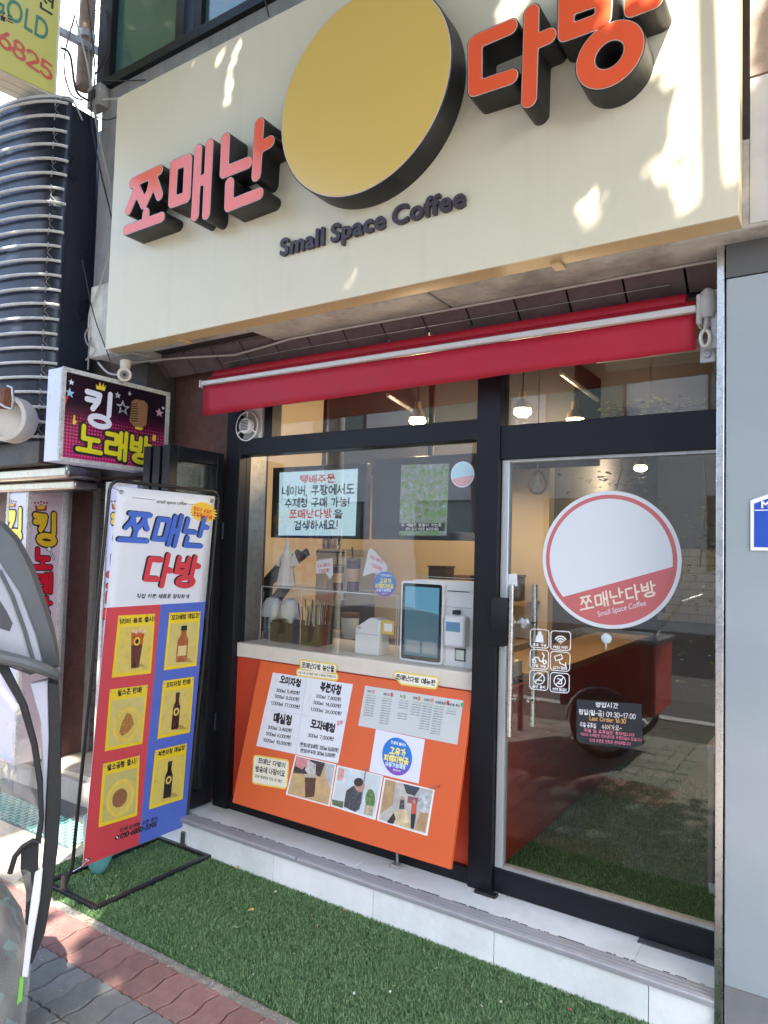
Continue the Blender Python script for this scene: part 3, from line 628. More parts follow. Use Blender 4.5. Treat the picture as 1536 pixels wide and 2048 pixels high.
# ---- cable along the canopy lip
cab = [(-3.70, -.27, 2.775), (-3.3, -.2, 2.77), (-2.95, -.14, 2.755), (-2.72, -.155, 2.765), (-2.5, -.175, 2.776), (-2.0, -.178, 2.777), (-1.3, -.176, 2.776), (-.7, -.178, 2.777), (-.2, -.175, 2.776), (.6, -.178, 2.777)]
cc = []
for a, b in zip(cab[:-1], cab[1:]):
    for k in range(5): t = k/5; cc.append([a[i]*(1-t)+b[i]*t for i in range(3)])
tag(obj('soffit_cable', MB().tube(cc, .006, 6), M('cable_beige', (.42, .38, .34), .6)), 'beige cable clipped along the underside of the concrete canopy', 'cable')

# ---- cctv camera
cv = thing('security_camera', 'small cream bullet security camera under the concrete canopy corner', 'camera', (-3.62, -.36, 2.74))
cvm = M('cream_plastic', (.62, .57, .46), .45, var=.08, scale=30)
cp = P(248, 749, Y=-.42); dirc = np.array([.80, -.52, -.22]); dirc /= np.linalg.norm(dirc)
obj('mount', MB().cyl(cp+np.array([-.02, .02, .035]), cp+np.array([-.03, .03, .085]), .028, .034), cvm, cv)
obj('arm', MB().tube([cp+np.array([-.025, .025, .05]), cp+np.array([-.035, .025, .02]), cp-dirc*.04], .011), cvm, cv)
bd = obj('body', MB().lathe(cp-dirc*.07, [(.0, 0), (.026, .004), (.034, .03), (.036, .085), (.04, .09), (.04, .105), (.033, .108), (.0, .104)], 24, dirc), cvm, cv)
obj('lens_ring', MB().lathe(cp+dirc*.034, [(.026, 0), (.026, .006), (.014, .007), (.0, .005)], 20, dirc), M('lens_grey', (.20, .19, .17), .4), bd)
obj('lens', MB().lathe(cp+dirc*.040, [(.012, 0), (.009, .004), (.0, .005)], 16, dirc), black_plastic, bd)

# ---- wall fan
fx, fz = P(497, 853, Y=-.03)[[0, 2]]
fan = thing('ventilation_fan', 'round white ventilation fan set in the black frame under the awning', 'fan', (fx, -.03, fz))
obj('plate', MB().fprism(FAC, rrect(fx-.098, fx+.098, fz-.13, fz+.105, .006), .0, .022), M('fan_white', (.62, .62, .60), .5), fan)
obj('duct', MB().lathe((fx, -.023, fz), [(.088, 0), (.092, .012), (.086, .016), (.08, .006), (.08, -.002), (0, -.002)], 32, (0, -1, 0)), M('fan_grey', (.33, .33, .32), .5), fan)
obj('grille', MB().tube([(fx+.084*math.cos(t), -.044, fz+.084*math.sin(t)) for t in [2*math.pi*i/32 for i in range(32)]], .004, 6, True), white_plastic, fan)
for k in range(3):
    a = R(90+120*k); obj('arm', MB().tube([(fx+.03*math.cos(a), -.047, fz+.03*math.sin(a)), (fx+.085*math.cos(a), -.042, fz+.085*math.sin(a))], .005, 6), white_plastic, fan)
mt = obj('motor', MB().lathe((fx, -.03, fz), [(.045, 0), (.047, .02), (.044, .032), (0, .036)], 24, (0, -1, 0)), white_plastic, fan)
for k in range(7): obj('slot', MB().box(fx-.028, fx+.028, -.0672, -.066, fz-.026+k*.0085, fz-.022+k*.0085), black, mt)

# ================================================================== folded window leaves at the left jamb
fl = thing('folded_window', 'black framed glass window leaves folded open against the left jamb', 'window', (-3.12, -.25, Z0))
leaf_glass = glass('leaf_glass', (.80, .83, .82), .06, grime_sheen=.05, gain=1.3)
for k, x in enumerate((-3.12, -3.20, -3.28)):
    y0, y1, z0, z1 = -.455, -.05, .19, 2.205
    lf = obj('leaf_frame', MB().box(x-.028, x+.028, y0, y0+.06, z0, z1).box(x-.028, x+.028, y1-.055, y1, z0, z1).box(x-.0275, x+.0275, y0+.06, y1-.055, z1-.075, z1).box(x-.0275, x+.0275, y0+.06, y1-.055, z0, z0+.09), frame_mat, fl, bevel=.003)
    obj('pane', MB().box(x-.004, x+.002, y0+.06, y1-.055, z0+.09, z1-.075), leaf_glass, lf)
obj('hinge', MB().cyl((-3.085, -.05, .6), (-3.085, -.05, .7), .012).cyl((-3.085, -.05, 1.7), (-3.085, -.05, 1.8), .012), frame_mat, fl)
LV = Fr((-3.09, 0, 0), (0, 1, 0), (0, 0, 1))
pp = tag(card(LV, [(452, 1085), (466, 1085), (466, 1180), (448, 1180)], paper_white, None, c=.004), 'white paper notice with a red mark on the folded window leaf', 'notice')
card(LV, [(455, 1105), (464, 1103), (464, 1120), (455, 1122)], M('print_red', (.60, .03, .03), .6), pp, c=.0055, name='print')

# ================================================================== orange menu board leaning below the counter
bo = np.array([-2.775, -.20, .297]); bt = np.array([-2.765, -.022, 1.027])
BD = Fr(bo, (1, 0, 0), bt-bo); bw, bh = 1.315, float(np.linalg.norm(bt-bo))
board = thing('menu_board', 'orange menu board with price sheets and photos leaning out below the counter', 'menu board', (-2.1, -.1, .18))
obj('panel', MB().fbox(BD, 0, bw, 0, bh, -.022, 0), orange, board, bevel=.002)
q = crop(440, 1300, 2.844)
def bq(*pts): return [q(*p) for p in pts]
card(BD, bq((302, 128), (757, 195), (672, 645), (207, 545)), M('sheet_bluewhite', (.66, .69, .74), .3, var=.03, scale=4), board, c=.0016, name='price_sheet')
card(BD, bq((492, 156), (496, 157), (434, 594), (430, 593)), M('sheet_fold', (.56, .59, .63), .5), board, c=.0022, name='fold')
card(BD, bq((262, 335), (712, 405), (711, 409), (261, 339)), MATS['sheet_fold'], board, c=.0024, name='fold')
ink = M('ink', (.015, .015, .02), .6)
lines = [('오미자청', (340, 185), (460, 213), (347, 143), .075), ('300ml 5,400원', (320, 237), (455, 256), (323, 216), .05), ('500ml 8,000원', (312, 272), (452, 293), (315, 251), .05), ('1,000ml 17,000원', (290, 308), (455, 336), (293, 287), .05),
 ('복분자청', (568, 232), (688, 256), (577, 180), .075), ('300ml 7,800원', (545, 270), (690, 293), (548, 249), .05), ('500ml 14,000원', (532, 307), (690, 331), (535, 286), .05), ('1,000ml 26,000원', (515, 344), (692, 373), (518, 323), .05),
 ('매실청', (303, 408), (408, 430), (310, 355), .075), ('300ml 3,400원', (272, 447), (411, 470), (275, 426), .05), ('500ml 6,000원', (263, 484), (403, 508), (266, 463), .05), ('1000ml 10,000원', (245, 520), (407, 548), (248, 499), .05),
 ('모과배청', (515, 440), (655, 472), (521, 393), .075), ('300ml 7,000원', (500, 493), (648, 518), (503, 471), .05), ('(한정)생강배청 300ml 8,000원', (455, 547), (675, 582), (457, 524), .055), ('(한정)자두청 300ml 5,000원', (457, 581), (657, 612), (459, 559), .055)]
for s, a, b, c_, hw in lines: T(BD, s, q(*a), q(*b), q(*c_), ink, board, hw=hw*1.4, c=.0026)
T(BD, '강추', q(665, 430), q(702, 424), q(665, 406), M('print_red', (.60, .03, .03), .6), board, hw=.07, c=.0026)
lab_y = M('label_yellow', (.72, .55, .10), .5); lab_w = M('label_cream', (.75, .72, .58), .5)
def blob(pts, grow, c, mat, name):
    L = BD.cell([q(*p) for p in pts]); lp = sdf_loops([L+[L[0]]], grow, .006, .03)
    lp = [max(lp, key=lambda l: max(p[0] for p in l)-min(p[0] for p in l))]
    return obj(name, MB().loops(BD, lp, c-.0008, c), mat, board, smooth=False)
for pts, txts in (([(468, 72), (652, 96), (648, 120), (560, 116), (470, 96)], [('쪼매난다방 농산물', (466, 100), (652, 126), (469, 68), .08)]),
                  ([(450, 122), (660, 150), (660, 158), (450, 132)], [('직접 키운 농산물로 만든 수제청을 판매합니다', (446, 134), (662, 160), (447, 122), .06)]),
                  ([(1004, 140), (1230, 172), (1222, 204), (1130, 192), (1040, 180)], [('쪼매난다방 메뉴판', (1000, 166), (1228, 204), (1004, 136), .08)]),
                  ([(206, 618), (378, 646), (368, 768), (200, 740)], [('쪼매난 다방이', (218, 642), (376, 672), (222, 612), .075), ('방송에 나왔어요', (202, 690), (372, 722), (206, 656), .075), ('2024 생생정보 맛집 1회 출연', (200, 722), (355, 756), (203, 706), .06)])):
    gx = .009 if len(txts) == 1 else .012
    blob(pts, gx+.008, .0030, lab_y, 'label_edge'); blob(pts, gx, .0036, lab_w, 'label')
    for s, a, b, c_, hw in txts: T(BD, s, q(*a), q(*b), q(*c_), ink, board, hw=hw, c=.0042)
card(BD, bq((827, 203), (1385, 288), (1350, 538), (787, 430)), M('menu_grey', (.52, .55, .54), .22, var=.03), board, c=.0016, name='menu_sheet')
heads = [('커피', 838, 233), ('에이드', 930, 250), ('차', 1025, 262), ('라떼', 1098, 272), ('스무디', 1160, 282), ('수제청음료', 1225, 296), ('농산물 특선', 1295, 308)]
for i, (s, x, y) in enumerate(heads):
    T(BD, s, q(x, y+7), q(x+12*len(s), y+8+len(s)*1.8), q(x+2, y-8), ink, board, hw=.07, c=.0024)
    dotc = [(.55, .3, .25), (.5, .12, .1), (.3, .4, .2), (.6, .25, .12), (.6, .25, .15), (.5, .05, .06), (.06, .35, .12)][i]
    L = ell(BD, q(x+12*len(s)+12, y+4), q(x+12*len(s)+21, y+5), q(x+12*len(s)+13, y-9), 14); obj('print', MB().fprism(BD, L, .0016, .0024), M('menu_icon_%d' % i, dotc, .6), board, smooth=False)
    n = [9, 11, 7, 6, 11, 12, 3][i]; words_ = ['아메리카노 3,000', '카페라떼 3,500', '바닐라라떼 4,000', '레몬에이드 4,500', '자몽차 4,000', '유자차 4,000']
    for k in range(n):
        yy = y+26+k*14; xx = x-4-k*2.2
        if i == 2 and k > 3: yy += 18
        T(BD, words_[(k+i*2) % 6], q(xx, yy), q(xx+54, yy+8), q(xx+.6, yy-7), M('ink_grey', (.10, .10, .10), .6) if k != 0 else M('ink_green', (.22, .34, .05), .6), board, hw=.06, c=.0024)
card(BD, bq((888, 450), (1167, 508), (1130, 760), (850, 692)), M('sheet_lilac', (.66, .68, .80), .4), board, c=.0022, name='notice_sheet')
blue_grad = bpy.data.materials.new('badge_blue'); blue_grad.use_nodes = True
def badge_material(name, c0, c1, z0, z1):
    if name in MATS: return MATS[name]
    m = bpy.data.materials.new(name); m.use_nodes = True; N = m.node_tree.nodes; L = m.node_tree.links
    tc = N.new('ShaderNodeTexCoord'); sx = N.new('ShaderNodeSeparateXYZ'); L.new(tc.outputs['Generated'], sx.inputs[0])
    cr = N.new('ShaderNodeValToRGB'); L.new(sx.outputs[2], cr.inputs[0]); cr.color_ramp.elements[0].position = z0; cr.color_ramp.elements[1].position = z1
    cr.color_ramp.elements[0].color = (*c0, 1); cr.color_ramp.elements[1].color = (*c1, 1); L.new(cr.outputs[0], N['Principled BSDF'].inputs['Base Color']); N['Principled BSDF'].inputs['Roughness'].default_value = .35
    MATS[name] = m; return m
badge_m = badge_material('badge_gradient', (.20, .06, .42), (.012, .17, .55), .05, .5); gold_ink = M('ink_yellow', (.85, .72, .12), .5)
def badge(fr, cf, parent, c):
    obj('badge', MB().fprism(fr, ell(fr, cf(1008, 605), cf(1094, 624), cf(1014, 499)), c-.0008, c), badge_m, parent, smooth=False)
    T(fr, '민생에 플러스', cf(974, 532), cf(1060, 552), cf(977, 514), white, parent, hw=.075, c=c+.001); T(fr, '고유가', cf(966, 590), cf(1058, 607), cf(970, 550), gold_ink, parent, hw=.10, c=c+.001)
    T(fr, '피해지원금', cf(934, 626), cf(1074, 654), cf(938, 590), gold_ink, parent, hw=.10, c=c+.001); T(fr, '사용가능매장', cf(940, 658), cf(1058, 680), cf(943, 632), M('ink_sky', (.55, .75, .9), .5), parent, hw=.09, c=c+.001)
    T(fr, '행정안전부', cf(985, 686), cf(1030, 695), cf(987, 676), white, parent, hw=.06, c=c+.001)
badge(BD, q, board, .003)
# three prints: a drink, a man at a table, the shop interior
pt_ = lambda n, c, **k: M('photo_'+n, c, .25, **k)
def print_sheet(corner, inner): card(BD, bq(*corner), M('photo_border', (.72, .73, .72), .3), board, c=.0018, name='photo'); return card(BD, bq(*inner[0]), inner[1], board, c=.0024, name='photo_print')
def ph(pts, m, k=0): card(BD, bq(*pts), m, board, c=.0028+.0002*k, t=.0001, name='photo_print')
def phe(ce, r, t, m, k=0): obj('photo_print', MB().fprism(BD, ell(BD, q(*ce), q(*r), q(*t), 18), .0028+.0002*k-.0001, .0028+.0002*k), m, board, smooth=False)
print_sheet([(430, 597), (662, 650), (625, 890), (375, 822)], ([(437, 604), (654, 655), (617, 880), (386, 817)], pt_('table', (.50, .34, .16), var=.2, scale=20)))
ph([(437, 604), (600, 642), (572, 720), (500, 706), (418, 700)], pt_('dark', (.05, .03, .03), var=.5, scale=30)); ph([(438, 604), (520, 624), (470, 680), (430, 660)], pt_('pink', (.55, .22, .24), var=.3, scale=30), 1)
ph([(500, 625), (548, 650), (545, 705), (505, 712), (485, 680)], pt_('steel', (.50, .48, .45), var=.4, scale=60), 2); ph([(484, 708), (550, 712), (538, 835), (487, 838)], pt_('coffee', (.085, .038, .015), var=.3, scale=40), 3); ph([(602, 642), (654, 655), (630, 790), (600, 720)], pt_('table_grey', (.42, .44, .46), var=.2, scale=30), 1)
ph([(482, 704), (552, 708), (550, 728), (482, 724)], pt_('glass', (.45, .38, .30)), 4)
print_sheet([(668, 655), (930, 715), (885, 968), (630, 888)], ([(675, 662), (920, 718), (878, 958), (640, 880)], pt_('room', (.52, .58, .60), var=.12, scale=14)))
ph([(720, 800), (760, 772), (800, 780), (812, 800), (796, 905), (770, 922), (705, 890)], pt_('jacket', (.055, .055, .065), var=.4, scale=60)); phe((796, 768), (826, 776), (799, 728), pt_('skin', (.42, .25, .18)), 1); phe((790, 752), (816, 758), (796, 728), pt_('hair', (.03, .022, .02)), 2)
ph([(828, 672), (836, 674), (806, 880), (800, 878)], pt_('post', (.16, .20, .26)), 0); phe((856, 850), (884, 856), (860, 790), pt_('leafy', (.12, .20, .07), var=.6, scale=90), 1); ph([(826, 880), (876, 890), (868, 945), (820, 932)], pt_('pot', (.42, .36, .24), var=.4, scale=60), 2)
ph([(678, 670), (708, 678), (700, 745), (668, 738)], pt_('poster', (.60, .30, .25), var=.5, scale=40)); ph([(640, 850), (705, 862), (700, 900), (640, 880)], pt_('plant', (.10, .14, .06), var=.6, scale=80), 3)
print_sheet([(935, 725), (1222, 795), (1180, 1058), (893, 970)], ([(943, 735), (1212, 800), (1170, 1044), (904, 962)], pt_('hall', (.42, .40, .36), var=.2, scale=14)))
ph([(943, 735), (1000, 748), (985, 880), (915, 930)], pt_('wood', (.40, .26, .13), var=.2, scale=20)); ph([(1045, 760), (1140, 783), (1110, 830), (1062, 815)], pt_('ceiling', (.05, .055, .065), var=.3)); ph([(985, 925), (1060, 905), (1100, 1025), (1000, 992)], pt_('floor', (.55, .44, .26), var=.3, scale=40), 1)
ph([(1070, 830), (1130, 842), (1122, 880), (1066, 868)], pt_('stall', (.30, .10, .12), var=.4), 1); ph([(1140, 800), (1210, 815), (1180, 960), (1120, 900)], pt_('people_grey', (.42, .44, .45), var=.5, scale=50), 1)
ph([(1028, 850), (1050, 850), (1050, 905), (1020, 905)], pt_('jacket', (.05, .05, .06)), 2); ph([(1093, 870), (1120, 872), (1118, 935), (1088, 930)], pt_('red', (.48, .10, .06)), 2); ph([(1088, 930), (1117, 935), (1104, 1018), (1086, 1012)], pt_('trousers', (.03, .03, .035)), 2); phe((1106, 862), (1115, 864), (1107, 850), pt_('skin', (.42, .25, .18)), 3); phe((1038, 842), (1046, 844), (1039, 830), pt_('skin', (.42, .25, .18)), 3)
ph([(950, 980), (990, 925), (1002, 960), (985, 990)], pt_('dark', (.05, .03, .03)), 2); ph([(1140, 920), (1190, 930), (1168, 1035), (1110, 1020)], pt_('wood', (.40, .26, .13)), 2)
obj('clear_tape', MB().fprism(BD, BD.cell(bq((1190, 780), (1255, 765), (1258, 782), (1193, 797))), .0032, .0036), glass('tape', (.96, .96, .95), .08), board)
bp0 = P(790, 1735, Z=.176)
obj('prop_leg', MB().tube([BD.w(1.0, .1, -.03), (bp0[0], bp0[1]+.02, .19)], .006).box(bp0[0]-.02, bp0[0]+.02, bp0[1]-.01, bp0[1]+.03, .174, .19), zinc, board)

# ================================================================== banner stand
b0 = np.array([-3.08, -.871, .116]); b1 = np.array([-3.08, -.245, .116]); b2 = np.array([-2.95, -.843, 1.935])
BN = Fr(b0, b1-b0, b2-b0); BW, BH = .626, 1.824
stand = thing('banner_stand', 'white, red and blue printed banner hung in a black tube stand on the turf', 'banner stand', (-3.05, -.6, .0))
tube_m = M('black_tube', (.010, .010, .011), .35)
def bs(x0, x1, y0, y1, z0=.004, z1=.029): return MB().box(x0, x1, y0, y1, z0, z1)
obj('base_frame', bs(-3.265, -2.845, -.958, -.934).box(-3.265, -2.845, -.288, -.264, .004, .029).box(-3.265, -3.241, -.934, -.288, .0045, .0285).box(-2.869, -2.845, -.934, -.288, .0045, .0285), tube_m, stand, bevel=.002)
def fp(a, b): return BN.w(a, b, -.004)
pts = [np.array([-3.112, -.946, .02]), fp(-.062, .05)]+[fp(-.045+.0*i, .2+1.5*i/6) for i in range(7)]
pts = [np.array([-3.11, -.945, .02]), fp(-.052, .02), fp(-.045, .9), fp(-.04, 1.80)]+[fp(-.04+.05*(1-math.cos(t)), 1.80+.05*math.sin(t)) for t in [R(15*i) for i in range(1, 7)]]
pts += [fp(BW-.02, 1.85)]+[fp(BW-.02+.05*math.sin(t), 1.80+.05*math.cos(t)) for t in [R(15*i) for i in range(1, 7)]]+[fp(BW+.03, .9), fp(BW+.01, .02), np.array([-3.06, -.276, .02])]
obj('hoop', MB().tube(pts, .0085, 12), tube_m, stand)
for x, y in ((-3.11, -.945), (-3.06, -.276)): obj('socket', MB().cyl((x, y, .02), (x+.002, y, .10), .013).box(x-.02, x+.02, y-.014, y+.014, .029, .036), M('socket_steel', (.10, .10, .10), .3, metal=.6), stand)
mb = MB(); nu, nv = 10, 24
for j in range(nv+1):
    for i in range(nu+1):
        a, b = BW*i/nu, BH*j/nv; mb.v.append(BN.w(a, b, .0))
mb.f = [(j*(nu+1)+i, j*(nu+1)+i+1, (j+1)*(nu+1)+i+1, (j+1)*(nu+1)+i) for j in range(nv) for i in range(nu)]
sheet = obj('banner_sheet', mb, M('banner_white', (.66, .67, .70), .42, var=.03, scale=4, bump=.15, bscale=12), stand); sm = sheet.modifiers.new('t', 'SOLIDIFY'); sm.thickness = .001
bc = crop(160, 960, 2.6265)
def bb(*p): return [bc(*x) for x in p]
red_p = M('banner_red', (.56, .055, .065), .4, var=.05, scale=5, bump=.15, bscale=12); blue_p = M('banner_blue', (.075, .13, .46), .4, var=.05, scale=5, bump=.15, bscale=12); yel = M('card_yellow', (.74, .53, .02), .3, var=.03, scale=10)
L0, R0 = BN.px(*bc(155, 668)), BN.px(*bc(663, 641)); S0, S1 = BN.px(*bc(435, 655)), BN.px(*bc(297, 1905))
ytop = (L0[1]+R0[1])/2; xs_ = (S0[0]+S1[0])/2
card(BN, [(.001, .001), (xs_, .001), (xs_, ytop), (.001, ytop)], red_p, sheet, c=.0012, t=.0004, name='red_field', px=False)
card(BN, [(xs_, .001), (BW-.001, .001), (BW-.001, ytop), (xs_, ytop)], blue_p, sheet, c=.0012, t=.0004, name='blue_field', px=False)
def bt(s, a, b, c_, m, hw=.07, c=.002): return T(BN, s, bc(*a), bc(*b), bc(*c_), m, sheet, hw=hw, c=c)
bt('small space coffee', (402, 120), (560, 132), (403, 102), ink, .07); card(BN, bb((275, 91), (398, 104), (398, 106), (275, 93)), ink, sheet, c=.0018, name='rule'); card(BN, bb((563, 125), (600, 129), (600, 131), (563, 127)), ink, sheet, c=.0018, name='rule')
bt('쪼매난', (184, 328), (648, 354), (232, 154), black, .085, .0020); bt('쪼매난', (192, 332), (656, 358), (240, 158), M('banner_ink_blue', (.055, .13, .50), .4), .08, .0026)
bt('다방', (312, 550), (606, 560), (350, 380), black, .092, .0020); bt('다방', (320, 555), (614, 564), (358, 384), M('banner_ink_red', (.58, .045, .06), .4), .088, .0026)
bt('직접 키운 재료로 정직하게', (293, 620), (570, 622), (299, 597), ink, .075)
obj('seal', MB().fprism(BN, [(a*(1+.04*(i % 2))+0, b) for i, (a, b) in enumerate(ell(BN, bc(640, 168), bc(703, 182), bc(648, 118), 40))], .0012, .002), M('seal_yellow', (.75, .48, .04), .4), sheet, smooth=False)
bt('원미구 유일한', (594, 158), (690, 180), (598, 138), M('print_red', (.60, .03, .03), .6), .08, .0028); bt('로컬푸드카페', (590, 186), (690, 208), (594, 164), MATS['print_red'], .08, .0028)
cards = [('1리터 음료 출시!', [(200, 712), (393, 702), (370, 1015), (165, 1038)], (202, 756), (390, 741), (204, 730)), ('모과배청 재입고!', [(468, 697), (632, 690), (610, 975), (438, 1000)], (477, 736), (624, 722), (479, 710)),
 ('쌀스콘 판매!', [(155, 1100), (355, 1075), (325, 1385), (128, 1425)], (194, 1134), (324, 1113), (196, 1103)), ('오미자청 판매!', [(435, 1055), (598, 1033), (575, 1325), (405, 1360)], (449, 1090), (579, 1069), (451, 1063)),
 ('쌀소금빵 출시!', [(120, 1490), (312, 1447), (298, 1762), (95, 1825)], (139, 1527), (294, 1488), (141, 1495)), ('복분자청 매실청', [(393, 1420), (560, 1382), (538, 1675), (360, 1730)], (407, 1453), (547, 1415), (409, 1426))]
photo_bg = [(.62, .47, .10), (.55, .45, .14), (.55, .46, .15), (.60, .47, .12), (.50, .41, .13), (.62, .48, .10)]
def loc(qd, s, t):                                           # a point inside a card
    A, B, C, D = [np.array(BN.px(*bc(*p))) for p in qd]; top = A+(B-A)*s; bot = D+(C-D)*s; return tuple(top+(bot-top)*t)
for k, (s, qd, a, b, c_) in enumerate(cards):
    cd_ = obj('picture_card', MB().fprism(BN, [BN.px(*bc(*p)) for p in qd], .0022, .003), yel, sheet, smooth=False)
    obj('photo_print', MB().fprism(BN, [loc(qd, u, v_) for u, v_ in ((.07, .19), (.94, .19), (.94, .94), (.07, .94))], .0031, .0034), M('card_photo_%d' % k, photo_bg[k], .3, var=.08, scale=14), cd_, smooth=False)
    T(BN, s, bc(*a), bc(*b), bc(*c_), ink, cd_, hw=.085, c=.0042)
    for u in (.04, .96): obj('pin', MB().fprism(BN, ell(BN, loc(qd, u, .04), tuple(np.array(loc(qd, u, .04))+(.005, 0)), tuple(np.array(loc(qd, u, .04))+(0, .005)), 8, px=False), .0032, .006), M('pin_pink', (.6, .25, .28), .4), cd_)
    def shp(uv, m, c=.0037): obj('photo_print', MB().fprism(BN, [loc(qd, *p) for p in uv], c-.0003, c), m, cd_, smooth=False)
    def oval(u, v_, ru, rv, m, c=.0037): shp([(u+ru*math.cos(2*math.pi*i/20), v_+rv*math.sin(2*math.pi*i/20)) for i in range(20)], m, c)
    if k == 0:
        shp([(.55, .86), (.85, .88), (.75, .83), (.6, .8)], M('print_shadow_tone', (.36, .26, .05), .4)); shp([(.38, .28), (.74, .28), (.66, .88), (.46, .88)], M('cola', (.10, .022, .012), .3, var=.3, scale=30), .0039); shp([(.38, .27), (.74, .27), (.71, .5), (.41, .5)], M('amber', (.42, .09, .015), .3, var=.4, scale=50), .0041)
        for i in range(4): oval(.43+.09*i, .27+.015*(i % 2), .05, .03, M('ice', (.62, .42, .28), .3, var=.4, scale=60), .0043)
        oval(.55, .44, .085, .07, yel, .0045); T(BN, 'R', *[BN.w(0, 0)[:2]]*3, ink, cd_) if False else oval(.55, .44, .05, .04, ink, .0048)
    elif k in (1, 3, 5):
        w_ = (.17, .115, .12)[k//2]; t0 = (.30, .30, .31)[k//2]; bc_ = [(.33, .10, .03), (.045, .02, .02), (.02, .012, .014)][k//2]
        shp([(.55, .9), (.86, .92), (.74, .84), (.6, .82)], MATS['print_shadow_tone']); bm = M('bottle_print_%d' % k, bc_, .25, var=.25, scale=30)
        cxx = .5; shp([(cxx-w_*.45, t0), (cxx+w_*.45, t0), (cxx+w_*.5, t0+.1), (cxx+w_, t0+.2), (cxx+w_, .86), (cxx+w_*.8, .89), (cxx-w_*.8, .89), (cxx-w_, .86), (cxx-w_, t0+.2), (cxx-w_*.5, t0+.1)], bm, .0039)
        shp([(cxx-w_*.55, t0-.06), (cxx+w_*.55, t0-.06), (cxx+w_*.55, t0+.03), (cxx-w_*.55, t0+.03)], ink, .0041)
        if k == 1: shp([(cxx-.13, .6), (cxx+.13, .6), (cxx+.13, .78), (cxx-.13, .78)], M('label_tan', (.62, .50, .22), .4), .0043)
        else: oval(cxx, .58, .09, .07, M('label_gold', (.70, .50, .10), .4), .0043); oval(cxx, .58, .045, .04, ink, .0045)
    else:
        oval(.52, .62, .38, .30, M('plate_print', (.68, .48, .08), .3, var=.12, scale=30)); oval(.52, .62, .30, .23, M('plate_print2', (.60, .45, .10), .3), .0039)
        bun = M('bun_print_%d' % k, (.36, .16, .035) if k == 2 else (.27, .11, .04), .35, var=.45, scale=90)
        if k == 2: shp([(.50, .42), (.62, .47), (.72, .64), (.60, .74), (.42, .80), (.33, .74), (.38, .58)], bun, .0041)
        else:
            oval(.50, .62, .20, .15, bun, .0041)
            for i in range(6): shp([(.35+i*.055, .52), (.36+i*.055, .52), (.355+i*.058, .73), (.345+i*.058, .73)], M('bun_line', (.14, .06, .025), .4), .0043)
bt('단체·답례품 주문 문의', (206, 1850), (408, 1786), (209, 1828), ink, .085); bt('010-6850-3395', (210, 1884), (400, 1818), (213, 1858), black, .12)
obj('phone_mark', MB().fprism(BN, ell(BN, bc(194, 1877), bc(205, 1874), bc(195, 1864), 18), .0012, .002), black, sheet, smooth=False)
obj('phone_mark', MB().fprism(BN, BN.cell(bb((190, 1870), (194, 1869), (194, 1876), (199, 1878), (199, 1882), (194, 1882), (189, 1876))), .002, .0026), white, sheet, smooth=False)
for a, b in ((.022, .025), (BW-.022, .025), (.022, BH-.025), (BW-.022, BH-.025)):
    g = [tuple(BN.w(a+.009*math.cos(t), b+.009*math.sin(t), .003)) for t in [2*math.pi*i/14 for i in range(14)]]
    obj('grommet', MB().tube(g, .003, 6, True), steel, sheet)
    ex = -.05 if a < .3 else BW+.03
    obj('tie_wire', MB().tube([BN.w(a, b, .004), BN.w((a+ex)/2, b+(.012 if b > 1 else -.02), .006), BN.w(ex, b+(.02 if b > 1 else -.03), .0)], .0016, 6), steel, sheet)
# water weight: mint plastic pot turned over behind the banner
pot = thing('mint_pot', 'mint green tapered plastic pot standing on the turf under the banner', 'pot', (-3.165, -.72, .0))
obj('shell', MB().lathe((-3.165, -.72, .012), [(.0, 0), (.02, 0), (.032, .008), (.055, .05), (.072, .11), (.082, .19), (.085, .28), (.07, .29), (.0, .29)], 28), M('mint_plastic', (.13, .33, .31), .35, var=.12, scale=8, bump=.3, bscale=30), pot)

# ---- fallen leaves and scraps on the turf
def scrap(u, v, col, size, kind, label, z=.022):
    p = P(u, v, Z=z); a = random.uniform(0, 6.28); mb = MB(); n = 7
    for i in range(n):
        t = 2*math.pi*i/n; r = size*(1 if kind == 'leaf' and i % 2 == 0 else .62); x, y = r*math.cos(t), r*.6*math.sin(t)
        mb.v.append((p[0]+x*math.cos(a)-y*math.sin(a), p[1]+x*math.sin(a)+y*math.cos(a), z+.004*math.sin(3*t)+.003))
    mb.v.append((p[0], p[1], z+.008)); mb.f = [(i, (i+1) % n, n) for i in range(n)]
    o = obj('fallen_leaf' if kind == 'leaf' else 'paper_scrap', mb, M('leaf_%s' % str(col), col, .7, var=.2, scale=40)); s = o.modifiers.new('t', 'SOLIDIFY'); s.thickness = .0008
    return tag(o, label, 'leaf' if kind == 'leaf' else 'scrap')
for u, v, col, sz, kd, lb in ((503, 1820, (.55, .36, .12), .02, 'leaf', 'tan fallen leaf in the middle of the turf'), (470, 1855, (.20, .30, .12), .015, 'leaf', 'small green fallen leaf on the turf before the banner stand'), (474, 1735, (.60, .38, .05), .016, 'leaf', 'yellow fallen leaf against the foot of the riser tiles'),
    (551, 1784, (.55, .50, .36), .012, 'leaf', 'pale curled leaf on the turf near the riser'), (686, 1822, (.30, .08, .06), .014, 'leaf', 'dark red fallen leaf beside the step riser'), (634, 1852, (.50, .28, .14), .012, 'leaf', 'thin brown leaf on the turf below the riser tiles'), (708, 1988, (.62, .62, .58), .014, 'scrap', 'thin white paper scrap on the turf toward the camera'),
    (1002, 2005, (.60, .55, .45), .012, 'scrap', 'cream paper scrap on the turf near the pillar'), (1140, 2020, (.26, .07, .05), .012, 'leaf', 'small maroon leaf on the turf nearest the pillar'), (780, 1985, (.70, .70, .68), .009, 'scrap', 'tiny white scrap on the turf below the step')):
    scrap(u, v, col, sz, kd, lb)

